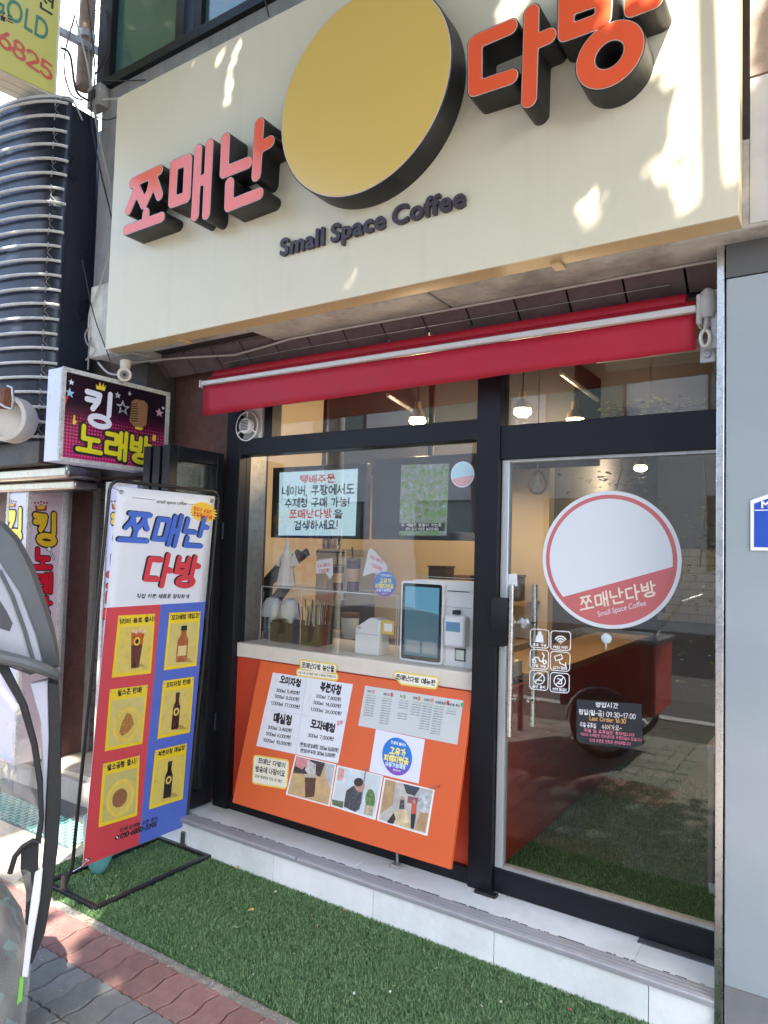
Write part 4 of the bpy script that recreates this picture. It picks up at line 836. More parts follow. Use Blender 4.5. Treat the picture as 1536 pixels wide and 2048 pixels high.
mb = MB()
for i in range(420):
    if i < 260: x, y, z = random.uniform(-3.2, -1.5), random.gauss(-1.0, .018), .002
    elif i < 340: x, y, z = random.uniform(-3.3, -.5), random.uniform(-.95, -.28), .018
    else: x, y, z = random.uniform(-3.4, -1.5), random.uniform(-1.6, -1.02), .004
    a = random.uniform(0, 6.28); l, w_ = random.uniform(.002, .009), random.uniform(.0008, .0022); ca, sa = math.cos(a), math.sin(a)
    mb.add([(x-ca*l-sa*w_, y-sa*l+ca*w_, z), (x-ca*l+sa*w_, y-sa*l-ca*w_, z), (x+ca*l+sa*w_, y+sa*l-ca*w_, z+.003), (x+ca*l-sa*w_, y+sa*l+ca*w_, z+.003)], [(0, 1, 2, 3)])
o = obj('litter', mb, foliage_like('litter_bits', [(.45, .42, .34), (.16, .11, .07), (.55, .53, .48), (.30, .20, .10)], 60.), smooth=False); o['kind'] = 'stuff'; tag(o, 'dry grass clippings and dust scattered along the turf edge', 'litter')

# ================================================================== karaoke sign box
KX = -3.6; KG = Fr((KX, 0, 0), (0, 1, 0), (0, 0, 1)); kc = crop(0, 700, 3.2)
kb = thing('karaoke_sign', 'pink and black projecting light box sign for the singing room', 'sign', (-3.66, -.4, 2.1))
obj('box', MB().box(-3.735, KX-.004, -.785, -.06, 2.10, 2.615), M('lilac_acrylic', (.55, .57, .80), .3, var=.04), kb, bevel=.004)
obj('wall_arm', MB().tube([(-3.66, -.07, 2.5), (-3.66, .03, 2.5)], .02).tube([(-3.66, -.07, 2.2), (-3.66, .03, 2.2)], .02), zinc, kb)
rim = M('worn_white_rim', (.55, .53, .50), .6, var=.3, scale=60, dirt=.7, dirtcol=(.10, .08, .07))
obj('rim', MB().box(KX-.0035, KX+.012, -.787, -.765, 2.098, 2.617).box(KX-.0035, KX+.012, -.082, -.058, 2.098, 2.617).box(KX-.0035, KX+.0115, -.765, -.082, 2.592, 2.616).box(KX-.0035, KX+.0115, -.765, -.082, 2.099, 2.122), rim, kb)
km = bpy.data.materials.new('disco_print'); km.use_nodes = True; N = km.node_tree.nodes; L = km.node_tree.links
tc = N.new('ShaderNodeTexCoord'); sx = N.new('ShaderNodeSeparateXYZ'); L.new(tc.outputs['Object'], sx.inputs[0])
def mth(op, a, b=None):
    m = N.new('ShaderNodeMath'); m.operation = op
    for i, x in enumerate((a, b)):
        if x is None: continue
        if isinstance(x, (int, float)): m.inputs[i].default_value = x
        else: L.new(x, m.inputs[i])
    return m.outputs[0]
s1 = mth('SINE', mth('MULTIPLY', sx.outputs[1], 330.)); s2 = mth('SINE', mth('MULTIPLY', sx.outputs[2], 330.)); dots = mth('MULTIPLY', mth('ADD', s1, 1.), mth('ADD', s2, 1.))
hz = mth('MULTIPLY', mth('SUBTRACT', .33, sx.outputs[2]), 3.4); dm = mth('GREATER_THAN', mth('MULTIPLY', dots, hz), .75)
cr = N.new('ShaderNodeValToRGB'); L.new(hz, cr.inputs[0]); cr.color_ramp.elements[0].color = (.012, .004, .012, 1); cr.color_ramp.elements[1].color = (.32, .008, .09, 1)
mx = N.new('ShaderNodeMix'); mx.data_type = 'RGBA'; L.new(dm, mx.inputs[0]); L.new(cr.outputs[0], mx.inputs[6]); mx.inputs[7].default_value = (.70, .06, .22, 1)
L.new(mx.outputs[2], N['Principled BSDF'].inputs['Base Color']); N['Principled BSDF'].inputs['Roughness'].default_value = .3; N['Principled BSDF'].inputs['Emission Strength'].default_value = .0
pr = obj('print_face', MB().box(KX-.003, KX+.001, -.766, -.08, 2.12, 2.594), km, kb)
def kt(s, a, b, c_, m, hw, c): return T(KG, s, kc(*a), kc(*b), kc(*c_), m, pr, hw=hw, c=c)
kt('킹', (520, 470), (735, 522), (538, 232), M('king_white', (.74, .74, .80), .4), .075, .003)
kt('노래방', (478, 655), (968, 745), (492, 462), black, .15, .003); kt('노래방', (484, 652), (966, 738), (498, 466), M('king_yellow', (.72, .62, .02), .4), .085, .004)
gold = M('gold_print', (.75, .55, .04), .4)
def kpoly(pts, m, c=.003): obj('print', MB().fprism(KG, [KG.px(*kc(*p)) for p in pts], c-.0006, c), m, pr, smooth=False)
kpoly([(615, 250), (612, 218), (628, 235), (637, 205), (648, 235), (662, 212), (664, 240), (678, 225), (668, 262)], gold)
def star(x, y, r, m): kpoly([(x+(r if i % 2 == 0 else r*.42)*math.sin(math.pi*i/5), y-(r if i % 2 == 0 else r*.42)*1.1*math.cos(math.pi*i/5)+.2*(r*math.sin(math.pi*i/5))) for i in range(10)], m)
for x, y, r, m in ((455, 207, 20, MATS['king_white']), (445, 275, 32, M('star_blue', (.35, .55, .75), .4)), (752, 290, 22, M('star_grey', (.40, .40, .42), .4)), (785, 370, 46, MATS['star_grey']), (828, 280, 14, MATS['star_grey']), (1018, 402, 28, M('star_pink', (.62, .35, .42), .4)), (1042, 372, 12, MATS['king_white'])): star(x, y, r, m)
star(785, 372, 30, M('star_dark', (.02, .006, .016), .4)); 
kpoly([(842, 330), (865, 315), (920, 325), (945, 350), (935, 480), (905, 498), (850, 485), (828, 455)], M('mic_copper', (.36, .19, .09), .3, metal=.3), .0035)
for i in range(8): kpoly([(836, 345+i*15), (880, 340+i*16), (880, 346+i*16), (836, 351+i*15)], black, .0042)
kpoly([(860, 490), (915, 500), (900, 515), (865, 505)], gold, .0038); kpoly([(462, 470), (470, 415), (480, 420), (478, 445), (490, 460), (475, 480)], gold); kpoly([(978, 540), (998, 550), (992, 585), (970, 575)], gold); kpoly([(412, 300), (440, 290), (415, 350), (395, 370)], MATS['print_red'])

# ================================================================== neighbour: dark ribbed bay, vertical light boxes, entrance
nb = thing('karaoke_building', 'dark rounded building bay ringed with light tubes beside the cafe', 'building', (-4.75, -.3, 0))
navy = M('navy_metal', (.022, .026, .040), .30, var=.25, scale=3, streak=.3, dirtcol=(.06, .06, .07), metal=.2)
CX, CY, CR, CB = -4.75, -.47, .60, .21
mb = MB(); ZB, ZT = 2.27, 4.46; NA = 40
for z in (ZB, ZT): mb.v += [(CX+CR*math.cos(-math.pi*i/NA), CY+CB*math.sin(-math.pi*i/NA), z) for i in range(NA+1)]
mb.f = [(i, i+1, NA+2+i, NA+1+i) for i in range(NA)]+[tuple(range(NA+1)), tuple(range(NA+1, 2*NA+2))[::-1]]
obj('bay_shell', mb, navy, nb)
obj('bay_return', MB().box(-5.4, -4.152, CY+.002, -.28, ZB, ZT-.01), navy, nb)
mb = MB(); mb.v = [(CX+(CR+.015)*math.cos(-math.pi*i/NA), CY+(CB+.015)*math.sin(-math.pi*i/NA), z) for z in (ZT+.001, ZT+.02) for i in range(NA+1)]; mb.f = [(i, i+1, NA+2+i, NA+1+i) for i in range(NA)]+[tuple(range(NA+1)), tuple(range(NA+1, 2*NA+2))[::-1]]
obj('bay_cap', mb, M('cap_pale', (.5, .5, .5), .5), nb)
tube_glass = M('neon_tube', (.50, .50, .47), .25, var=.12, scale=20, dirt=.25, dirtcol=(.25, .22, .17))
ntub = thing('neon_tube_set', 'pale glass light tubes wrapped in rows round the dark bay', 'light tube', (CX, CY, ZB)) if False else None
for i in range(24):
    z = ZB+.03+i*.0925
    a0, a1 = R(-8+random.uniform(-2, 2)), R(-168)
    pts = [(CX+(CR+.028)*math.cos(a0+(a1-a0)*k/24), CY+(CB+.028)*math.sin(a0+(a1-a0)*k/24), z) for k in range(25)]
    tb = obj('light_tube', MB().tube(pts, .0095, 8), tube_glass, nb)
    for a in (-24, -75): obj('clip', MB().tube([(CX+(CR-.005)*math.cos(R(a)), CY+(CB-.005)*math.sin(R(a)), z-.012), (CX+(CR+.04)*math.cos(R(a)), CY+(CB+.04)*math.sin(R(a)), z), (CX+(CR+.02)*math.cos(R(a)), CY+(CB+.02)*math.sin(R(a)), z+.018)], .005, 6), zinc, tb)
    pw = [(CX+(CR+.012)*math.cos(R(-20-4*math.sin(k))), CY+(CB+.012)*math.sin(R(-20-4*math.sin(k))), z-.01-k*.018) for k in range(5)]
    if i % 2: obj('tube_wire', MB().tube(pw, .003, 5), M('old_wire', (.20, .18, .15), .7), tb)
fascia = M('stained_band', (.045, .042, .040), .6, var=.4, scale=5, dirt=.5, dirtcol=(.16, .09, .05))
obj('band', MB().box(-6.4, -4.10, -.60, -.2, 2.13, 2.265), fascia, nb)
chrome = M('bent_stainless', (.36, .33, .31), .24, metal=1., var=.2, scale=4, bump=.7, bscale=5)
obj('stainless_fascia', MB().box(-6.4, -3.96, -.50, -.25, 2.045, 2.128), chrome, nb, bevel=.02)
obj('stainless_fascia', MB().box(-6.4, -4.0, -.42, -.25, 1.985, 2.043), chrome, nb, bevel=.012)
obj('back_wall', MB().box(-4.6, -3.63, .22, .4, -.02, 2.9), stone_wall, nb)
obj('side_wall', MB().box(-6.4, -4.56, -.10, .6, -.02, 2.05), stone_wall, nb)
obj('upper_block', MB().box(-6.4, -4.16, -.1, .6, 2.05, 4.55), navy, nb)
obj('lintel', MB().box(-4.55, -3.64, -.2, .4, 2.08, 2.9), fascia, nb)
for i in range(18): obj('shutter_slat', MB().box(-4.558, -4.50 if False else -4.53, .125, .195, .19+i*.105, .29+i*.105), M('shutter_grey', (.22, .21, .19), .6, var=.15, scale=12), nb, bevel=.006)
obj('door_trim', MB().box(-4.56, -4.515, .095, .123, .18, 2.05), zinc, nb)
obj('door_trim', MB().box(-4.56, -4.515, -.125, -.098, .18, 2.05), zinc, nb)
pale_step = M('pale_step', (.50, .45, .36), .7, var=.15, scale=10, dirt=.3)
obj('entrance_floor', MB().box(-6.0, -3.63, -.20, .22, .0, .18), pale_step, nb, bevel=.004)
obj('entrance_step', MB().box(-6.0, -3.66, -.245, -.205, .0, .155), M('step_line', (.32, .30, .27), .6, var=.2), nb, bevel=.004)
obj('tread_plate', MB().box(-4.9, -3.68, -.40, -.25, .003, .02), M('dark_plate', (.10, .10, .10), .5, metal=.4, var=.3, scale=40), nb)
mat_ = thing('rubber_mat', 'mint green woven rubber mat on the stone before the next door entrance', 'mat', (-4.0, -.5, 0))
for i in range(13):
    for j in range(7):
        if i*j >= 0: pass
mb = MB()
for i in range(30):
    for j in range(9):
        x, y = -4.75+i*.04, -.62+j*.026; mb.box(x, x+.03, y, y+.012, .004, .013) if (i+j) % 2 else mb.box(x+.008, x+.02, y-.008, y+.018, .004, .011)
o = obj('weave_mesh', mb, M('mint_rubber', (.20, .42, .37), .6, var=.2, scale=30), mat_); o['kind'] = 'stuff'
obj('underlay', MB().box(-4.76, -3.56, -.64, -.39, .0032, .006), M('mat_dark', (.05, .10, .09), .9), mat_)
# vertical light boxes
jc = crop(0, 880, 5.388)
pinkf = M('pink_acrylic', (.66, .52, .58), .3, var=.05, scale=3); lilac = MATS['lilac_acrylic']
vb = thing('corner_light_box', 'tall pink light box with yellow and red Korean letters and a crown', 'sign', (-4.68, -.26, 0))
vx0, vx1, vy0, vy1, vz0, vz1 = -4.80, -4.553, -.385, -.128, .2, 2.0
obj('box', MB().box(vx0, vx1, vy0, vy1, vz0, vz1), pinkf, vb, bevel=.003)
obj('front_face', MB().box(vx0+.02, vx1-.02, vy0-.004, vy0, vz0+.02, vz1-.02), lilac, vb)
for a, b, c_, d in ((vx0-.006, vx0+.022, vy0-.01, vy0+.012), (vx1-.018, vx1+.008, vy0-.01, vy0+.016), (vx1-.018, vx1+.008, vy1-.018, vy1+.004)): obj('rim', MB().box(a, b, c_, d, vz0, vz1+.004), rim, vb)
obj('rim', MB().box(vx0, vx1+.009, vy0-.011, vy1+.003, vz1-.015, vz1+.006), rim, vb)
VS = Fr((vx1+.001, 0, 0), (0, 1, 0), (0, 0, 1)); VQ = Fr((0, vy0-.005, 0), (1, 0, 0), (0, 0, 1))
amber = M('amber_ink', (.72, .45, .02), .4); rink = M('red_ink', (.62, .008, .03), .4); yink = M('lemon_ink', (.75, .70, .10), .4)
def duo(fr, s, a, b, c_, m, hw):
    T(fr, s, jc(*a), jc(*b), jc(*c_), black, vb, hw=hw+.05, c=.0015); T(fr, s, jc(*a), jc(*b), jc(*c_), m, vb, hw=hw, c=.0025)
duo(VS, '킹', (345, 1120), (640, 1150), (350, 765), amber, .085); duo(VS, '노', (355, 1400), (560, 1400), (358, 1160), rink, .11); duo(VS, '래', (345, 1640), (570, 1645), (350, 1430), rink, .10); duo(VS, '방', (340, 1890), (560, 1900), (345, 1680), rink, .10)
duo(VQ, '킹', (55, 1085), (262, 1095), (62, 745), yink, .085); duo(VQ, '노', (50, 1400), (235, 1400), (55, 1180), rink, .11)
def crown(fr, x, y, s, parent):
    for k, (m, c) in enumerate(((M('crown_maroon', (.25, .03, .03), .4), .002), (amber, .003))):
        g = 1 if k == 0 else .6
        obj('crown_print', MB().fprism(fr, [fr.px(*jc(x+s*g*a, y+s*g*b)) for a, b in ((-60, 50), (-65, -20), (-30, 8), (0, -30), (30, 8), (65, -20), (60, 50))], c-.0006, c), m, parent, smooth=False)
    for a, b in ((-65, -38), (-32, -38), (0, -50), (32, -38), (65, -38)): obj('crown_print', MB().fprism(fr, [fr.px(*jc(x+s*a+s*11*math.cos(t), y+s*b+s*11*math.sin(t))) for t in [2*math.pi*i/10 for i in range(10)]], .0014, .002), MATS['crown_maroon'], parent, smooth=False)
crown(VS, 440, 715, 1., vb); crown(VQ, 128, 690, .7, vb)
def mic(fr, parent):
    obj('mic_print', MB().fprism(fr, [fr.px(*jc(*p)) for p in ((498, 1170), (525, 1145), (552, 1160), (548, 1185), (592, 1290), (578, 1302), (530, 1200), (505, 1195))], .0018, .003), black, parent, smooth=False)
    obj('mic_print', MB().fprism(fr, [fr.px(*jc(*p)) for p in ((504, 1172), (525, 1151), (545, 1163), (540, 1187), (583, 1288), (577, 1293), (534, 1195), (508, 1189))], .003, .004), white, parent, smooth=False)
mic(VS, vb)
v2 = thing('entrance_light_box', 'tall lilac light box half hidden behind the printed banner', 'sign', (-3.75, -.24, 0))
obj('box', MB().box(-3.84, -3.56, -.295, -.10, .05, 2.03), lilac, v2, bevel=.003); obj('rim', MB().box(-3.848, -3.822, -.306, -.28, .05, 2.035), rim, v2); obj('rim', MB().box(-3.822, -3.55, -.306, -.28, 2.012, 2.036), rim, v2)
VR = Fr((0, -.2965, 0), (1, 0, 0), (0, 0, 1)); vb_keep = vb; vb = v2
duo(VR, '킹', (1185, 1120), (1400, 1130), (1200, 775), amber, .085); duo(VR, '노', (1165, 1480), (1400, 1500), (1175, 1225), rink, .11); duo(VR, '래', (1140, 1790), (1380, 1800), (1150, 1530), rink, .10); duo(VR, '방', (1110, 2000), (1350, 2010), (1115, 1820), rink, .10); crown(VR, 1270, 700, 1., v2); vb = vb_keep
# rusty lamp bracket at the far left
lb = thing('rusty_lamp', 'rusty bracket lamp with a peeling white drum on the dark bay', 'lamp', P(20, 820, Y=-.8))
p0 = P(10, 830, Y=-.82); p1 = P(25, 835, Y=-.82)
obj('drum', MB().lathe(P(12, 838, Y=-.80)+np.array([-.02, .08, 0]), [(.0, 0), (.13, 0), (.135, .02), (.135, .13), (.115, .14), (.1, .09), (0, .09)], 28, (.45, -.85, 0)), M('peeling_white', (.58, .54, .47), .6, var=.15, dirt=.35, dirtcol=(.22, .10, .05)), lb)
obj('bracket', MB().box(p0[0]-.25, p0[0]+.03, -.86, -.80, p0[2]+.10, p0[2]+.15).box(p0[0]+.0, p0[0]+.09, -.88, -.82, p0[2]+.03, p0[2]+.14), M('rust', (.16, .055, .025), .85, var=.45, scale=20, bump=.6), lb, bevel=.004)
obj('cable_loop', MB().tube([P(0, 808, Y=-.9), P(12, 815, Y=-.91), P(24, 818, Y=-.91), P(26, 800, Y=-.91), P(24, 775, Y=-.91), P(15, 772, Y=-.91)], .006, 6), zinc, lb)
# gold shop sign high on the left
gA, gB = P(110, 190, X=-4.3), P(122, 0, X=-4.3)
GD = Fr(gA, np.array([.18, .98, 0]), (0, 0, 1))
gsn = thing('yellow_projecting_sign', 'yellow projecting sign with red numbers above the dark bay', 'sign', tuple(gA)); g1 = crop(0, 0, 2.743)
obj('panel', MB().fbox(GD, -1.4, .0, .0, 1.5, -.22, 0), M('sign_yellow', (.62, .58, .12), .35, var=.04), gsn, bevel=.003)
for k in range(3): obj('bottom_board', MB().fbox(GD, -1.4, -.002, -.012, -.001, -.215+k*.072, -.148+k*.072), M('pale_board', (.62, .55, .42), .6, var=.1), gsn)
obj('edge_trim', MB().fbox(GD, -.006, .006, -.014, 1.5, -.22, .004), white_plastic, gsn)
T(GD, 'GOLD', g1(-62, 35), g1(262, 235), g1(-48, -80), M('green_ink', (.05, .22, .13), .4), gsn, hw=.07, c=.002); T(GD, '골드', g1(-5, 105), g1(72, 140), g1(-3, 55), ink, gsn, hw=.06, c=.002)
T(GD, '6825', g1(-12, 240), g1(290, 455), g1(-8, 148), M('sign_red', (.62, .10, .04), .4), gsn, hw=.075, c=.002); T(GD, '전', g1(195, 30), g1(300, 95), g1(205, -70), ink, gsn, hw=.06, c=.002)
obj('support_arm', MB().fbox(GD, .0, .5, .5, .54, -.14, -.1), zinc, gsn)

# ---- drain pipe, junction box and loose cables at the corner
pp_ = thing('drain_pipe', 'rusty brown drain pipe on the wall corner under the teal window', 'pipe', (-4.22, -.2, 4.3))
a, b = P(167, 178, Y=-.22), P(160, -40, Y=-.22)
obj('pipe', MB().cyl(a, (a[0], -.22, 6.), .052, n=20), M('rusty_pipe', (.22, .15, .10), .7, var=.4, scale=10), pp_); obj('collar', MB().cyl((a[0], -.22, a[2]+.35), (a[0], -.22, a[2]+.40), .06, n=20), zinc, pp_)
jb = thing('junction_box', 'weathered meter box among cables above the sign corner', 'junction box', P(196, 195, Y=-.34)); p = P(196, 198, Y=-.34)
obj('case', MB().box(p[0]-.06, p[0]+.07, -.38, -.30, p[2]-.07, p[2]+.07), M('box_grey', (.30, .28, .26), .6, var=.3, scale=20), jb, bevel=.006); obj('cap', MB().box(p[0]-.03, p[0]+.03, -.39, -.381, p[2]-.03, p[2]+.03), black_plastic, jb)
def wire(pts, Y, r, mat, label, jitter=.01):
    q_ = [P(u, v, Y=Y) for u, v in pts]; out = []
    for i in range(len(q_)-1):
        a, b = q_[i], q_[i+1]; pa, pb = q_[max(i-1, 0)], q_[min(i+2, len(q_)-1)]
        for k in range(6):
            t = k/6; out.append(.5*((2*a)+(-pa+b)*t+(2*pa-5*a+4*b-pb)*t*t+(-pa+3*a-3*b+pb)*t**3))
    out.append(q_[-1]); return tag(obj('cable', MB().tube(out, r, 6), mat), label, 'cable', 'cables at the building corner')
wm = [M('cable_grey', (.22, .21, .20), .6), M('cable_black', (.02, .02, .02), .6), M('cable_pale', (.42, .40, .36), .6)]
for k, (pts, Y, r, m, lb_) in enumerate(([[(150, 30), (128, 120), (140, 185), (165, 200)], -.40, .006, 0, 'grey cable looping in front of the drain pipe'], [[(152, 40), (175, 130), (185, 200), (195, 260), (220, 370)], -.36, .006, 2, 'pale cable running down past the sign edge'],
    [[(175, 0), (190, 140), (182, 220), (196, 320), (222, 430), (224, 450)], -.42, .005, 1, 'black cable hanging behind the upper left sign edge'], [[(185, 0), (178, 120), (192, 230), (200, 330), (214, 390)], -.38, .005, 0, 'thin grey cable beside the dark bay edge'],
    [[(122, 96), (140, 110), (152, 180), (175, 200)], -.5, .008, 1, 'thick black cable from the yellow sign to the corner'], [[(192, 160), (230, 162), (290, 160)], -.34, .004, 1, 'thin wire crossing to the wall above the sign'], [[(205, 200), (237, 197)], -.40, .006, 2, 'short pale cable reaching the sign corner'],
    [[(195, 235), (215, 240), (238, 232)], -.40, .004, 1, 'dark wire bowing into the sign edge'], [[(222, 495), (200, 570), (180, 620), (178, 680), (190, 700), (172, 720)], -.46, .005, 2, 'pale cable curling down the canopy end'], [[(165, 520), (185, 620), (205, 680), (230, 745)], -.47, .0035, 1, 'thin black wire dropping to the security camera'],
    [[(178, 655), (170, 670), (176, 690), (182, 675), (178, 700), (176, 740)], -.47, .005, 0, 'grey cable knot beside the canopy end'], [[(196, 725), (215, 745), (236, 750)], -.46, .006, 2, 'pale cable curving into the security camera'], [[(530, 0), (536, 25), (538, 33)], -.36, .004, 1, 'short wire hanging above the sign top edge'],
    [[(110, 205), (140, 195), (165, 240)], -.55, .005, 0, 'grey wire draped over the top of the dark bay'], [[(190, 150), (215, 100), (212, 20)], -.34, .005, 1, 'black cable rising beside the teal window'])):
    wire(pts, Y, r, wm[m], lb_)

# ================================================================== right pillar plate
plate = thing('road_name_plate', 'blue road name plate with white border on the grey pillar', 'plate', (-.15, -.285, 1.78))
PL_ = Fr((0, -.284, 0), (1, 0, 0), (0, 0, 1))
def house(g): x0, x1, z0, z1, zt = -.294-g, .016+g, 1.700-g, 1.872+g, 1.93+g; return [(x0, z0), (x1, z0), (x1, z1), (-.139, zt), (x0, z1)]
obj('white_border', MB().fprism(PL_, house(0), 0, .006), white, plate, bevel=.002); obj('blue_face', MB().fprism(PL_, house(-.012), .006, .0075), M('plate_blue', (.015, .07, .42), .35), plate)
T(PL_, 'M', (-.262, 1.845), (-.232, 1.845), (-.262, 1.868), white, plate, hw=.09, c=.0085, px=False); obj('rule', MB().fprism(PL_, [(-.28, 1.836), (.002, 1.836), (.002, 1.839), (-.28, 1.839)], .0075, .0085), white, plate)

# ================================================================== stickers on the glass
DG = Fr((0, -.007, 0), (1, 0, 0), (0, 0, 1)); dcx, dcz, dr = -.853, 1.653, .287
stk = thing('round_door_sticker', 'large round white and coral sticker on the glass door', 'sticker', (dcx, -.01, dcz-dr))
def disc(fr, x, z, r, c, m, name, parent, n=64, t=.0006): return obj(name, MB().fprism(fr, [(x+r*math.cos(2*math.pi*i/n), z+r*math.sin(2*math.pi*i/n)) for i in range(n)], c-t, c), m, parent, smooth=False)
coral = M('coral_print', (.52, .13, .13), .4); stw = M('sticker_white', (.64, .68, .71), .35)
disc(DG, dcx, dcz, dr, .001, stw, 'sticker_sheet', stk); disc(DG, dcx, dcz, dr-.016, .0018, coral, 'ring', stk); disc(DG, dcx, dcz, dr-.033, .0026, stw, 'disc', stk)
s0, s1 = DG.px(1125, 1195), DG.px(1340, 1133); ang0 = math.atan2(s0[1]-dcz, s0[0]-dcx); ang1 = math.atan2(s1[1]-dcz, s1[0]-dcx); r_ = dr-.0325
seg = [(dcx+r_*math.cos(t), dcz+r_*math.sin(t)) for t in [ang0+((ang1-ang0) % (2*math.pi))*i/40 for i in range(41)]]
obj('band', MB().fprism(DG, seg, .0028, .0034), coral, stk, smooth=False)
dq = crop(980, 880, 2.763)
T(DG, '쪼매난다방', dq(500, 948), dq(930, 858), dq(488, 868), M('cream_ink', (.72, .66, .52), .4), stk, hw=.062, c=.0042); T(DG, 'Small Space Coffee', dq(597, 977), dq(866, 912), dq(593, 948), stw, stk, hw=.055, c=.0042)
T(SG, ' ', (0, 0), (1, 0), (0, 1), black, None, px=False) if False else None
wl = M('white_vinyl', (.74, .76, .76), .5)
ic = crop(980, 1240, 2.763)
cells = [((222, 45), (330, 52), (328, 160), (220, 152), '포장 가능'), ((334, 55), (450, 62), (447, 174), (332, 166), 'FREE WIFI'), ((220, 157), (328, 165), (325, 277), (218, 268), '배달 가능'), ((332, 168), (447, 178), (443, 288), (330, 280), 'CCTV 촬영중'), ((218, 272), (326, 280), (323, 393), (216, 383), '금연 금지'), ((331, 285), (443, 294), (440, 408), (328, 399), '반려견 출입금지')]
six = thing('door_icon_stickers', 'six small white outlined pictogram stickers on the glass door', 'sticker', tuple(P(*ic(330, 400), Y=0)))
for k, (a, b, c_, d, s) in enumerate(cells):
    A, B, C, D = [np.array(DG.px(*ic(*p))) for p in (a, b, c_, d)]
    def uv(u, v_): t = A+(B-A)*u; o = D+(C-D)*u; return tuple(t+(o-t)*v_)
    rr = [uv(x, y) for x, y in rrect(.03, .97, .03, .97, .16)]
    ob = obj('outline', MB().loops(DG, sdf_loops([rr+[rr[0]]], .0018, .0011, .004), .0004, .001), wl, six, smooth=False)
    T(DG, s, uv(.16, .9), uv(.86, .9), uv(.16, .76), wl, ob, hw=.09, c=.001, px=False)
    def lin(sts, w_=.0022): obj('pictogram', MB().loops(DG, sdf_loops([[uv(*p) for p in s_] for s_ in sts], w_, .0012, .004), .0004, .001), wl, ob, smooth=False)
    def fil(p): obj('pictogram', MB().fprism(DG, [uv(*x) for x in p], .0004, .001), wl, ob, smooth=False)
    if k == 0: fil([(.33, .35), (.42, .28), (.42, .14), (.58, .14), (.58, .28), (.67, .35), (.72, .7), (.28, .7)])
    if k == 1: lin([arc(.5, .62, .1, .1, 215, 325, 6), arc(.5, .62, .2, .22, 215, 325, 8), arc(.5, .62, .3, .34, 215, 325, 8), [(.5, .62), (.5, .63)]], .003)
    if k == 2: lin([[(.15, .55), (.3, .42), (.45, .42), (.55, .6), (.65, .6), (.75, .3), (.65, .2)], arc(.25, .62, .08, .09, 0, 360, 10), arc(.78, .62, .08, .09, 0, 360, 10)], .003)
    if k == 3: lin([[(.22, .28), (.55, .15), (.62, .35), (.3, .48), (.22, .28)], [(.45, .42), (.5, .6), (.75, .68)], [(.78, .55), (.78, .75)]], .0022)
    if k in (4, 5): lin([arc(.5, .42, .28, .28, 0, 360, 20), [(.3, .62), (.7, .22)], [(.35, .5), (.65, .5)] if k == 4 else [(.4, .3), (.6, .35), (.6, .55), (.45, .55)]], .0022)
hb = thing('hours_board', 'dark chalk style opening hours sticker on the glass door', 'sticker', tuple(P(1220, 1490, Y=0)))
obj('sheet', MB().fprism(DG, [DG.px(*ic(*p)) for p in ((480, 437), (838, 465), (845, 690), (775, 712), (500, 680), (478, 660))], .0002, .001), M('chalk_black', (.018, .022, .026), .6), hb, smooth=False)
chalk_o, chalk_p = M('chalk_orange', (.75, .40, .12), .7), M('chalk_pink', (.72, .20, .28), .7)
for s, a, b, c_, m, hw in (('영업시간', (582, 480), (710, 488), (584, 452), wl, .065), ('평일(월-금) 09:30~17:00', (490, 520), (806, 548), (491, 490), wl, .06), ('Last Order 16:30', (548, 553), (752, 572), (549, 530), chalk_o, .07), ('주말·공휴일', (496, 588), (588, 598), (497, 562), wl, .06), ('쉬어가요~', (618, 604), (730, 612), (619, 575), M('chalk_cream', (.72, .62, .52), .7), .06),
    ('주말 및 공휴일은 휴무입니다', (520, 616), (800, 645), (520, 598), chalk_p, .065), ('커피와 수제청은 인터넷으로 주문하실수 있습니다', (500, 638), (842, 672), (500, 620), chalk_p, .06), ('단체 주문은 전화로 문의바랍니다', (550, 672), (780, 694), (550, 654), chalk_p, .06)):
    T(DG, s, ic(*a), ic(*b), ic(*c_), m, hb, hw=hw, c=.0018)
dc = thing('door_hook', 'round pale suction hook on the glass door below the sticker', 'hook', tuple(P(1213, 1278, Y=-.01))); p = P(1213, 1277, Y=-.008)
obj('cup', MB().lathe((p[0], -.008, p[2]), [(.022, 0), (.02, .006), (.012, .012), (0, .013)], 20, (0, -1, 0)), M('cup_pale', (.5, .62, .66), .3), dc); obj('hook', MB().tube([(p[0], -.012, p[2]-.02), (p[0], -.016, p[2]-.04), (p[0], -.022, p[2]-.045)], .003, 6), zinc, dc)
tag(card(DG, [(1012, 1149), (1034, 1147), (1035, 1172), (1012, 1174)], stw, None, c=.001, name='push_label'), 'small white square label above the door handle', 'label')
WGf = Fr((0, .007, 0), (1, 0, 0), (0, 0, 1)); wp = P(925, 949, Y=.007)
wst = thing('round_window_sticker', 'small round pale blue and pink sticker in the upper window corner', 'sticker', tuple(wp)); disc(WGf, wp[0], wp[2], .062, .001, stw, 'sheet', wst); disc(WGf, wp[0], wp[2], .057, .0018, M('sticker_blue', (.42, .62, .70), .4), 'disc', wst)
obj('band', MB().fprism(WGf, [(wp[0]+.057*math.cos(t), wp[2]+.057*math.sin(t)) for t in [R(200+155*i/20) for i in range(21)]], .0018, .0024), M('sticker_pink', (.60, .36, .38), .4), wst, smooth=False)

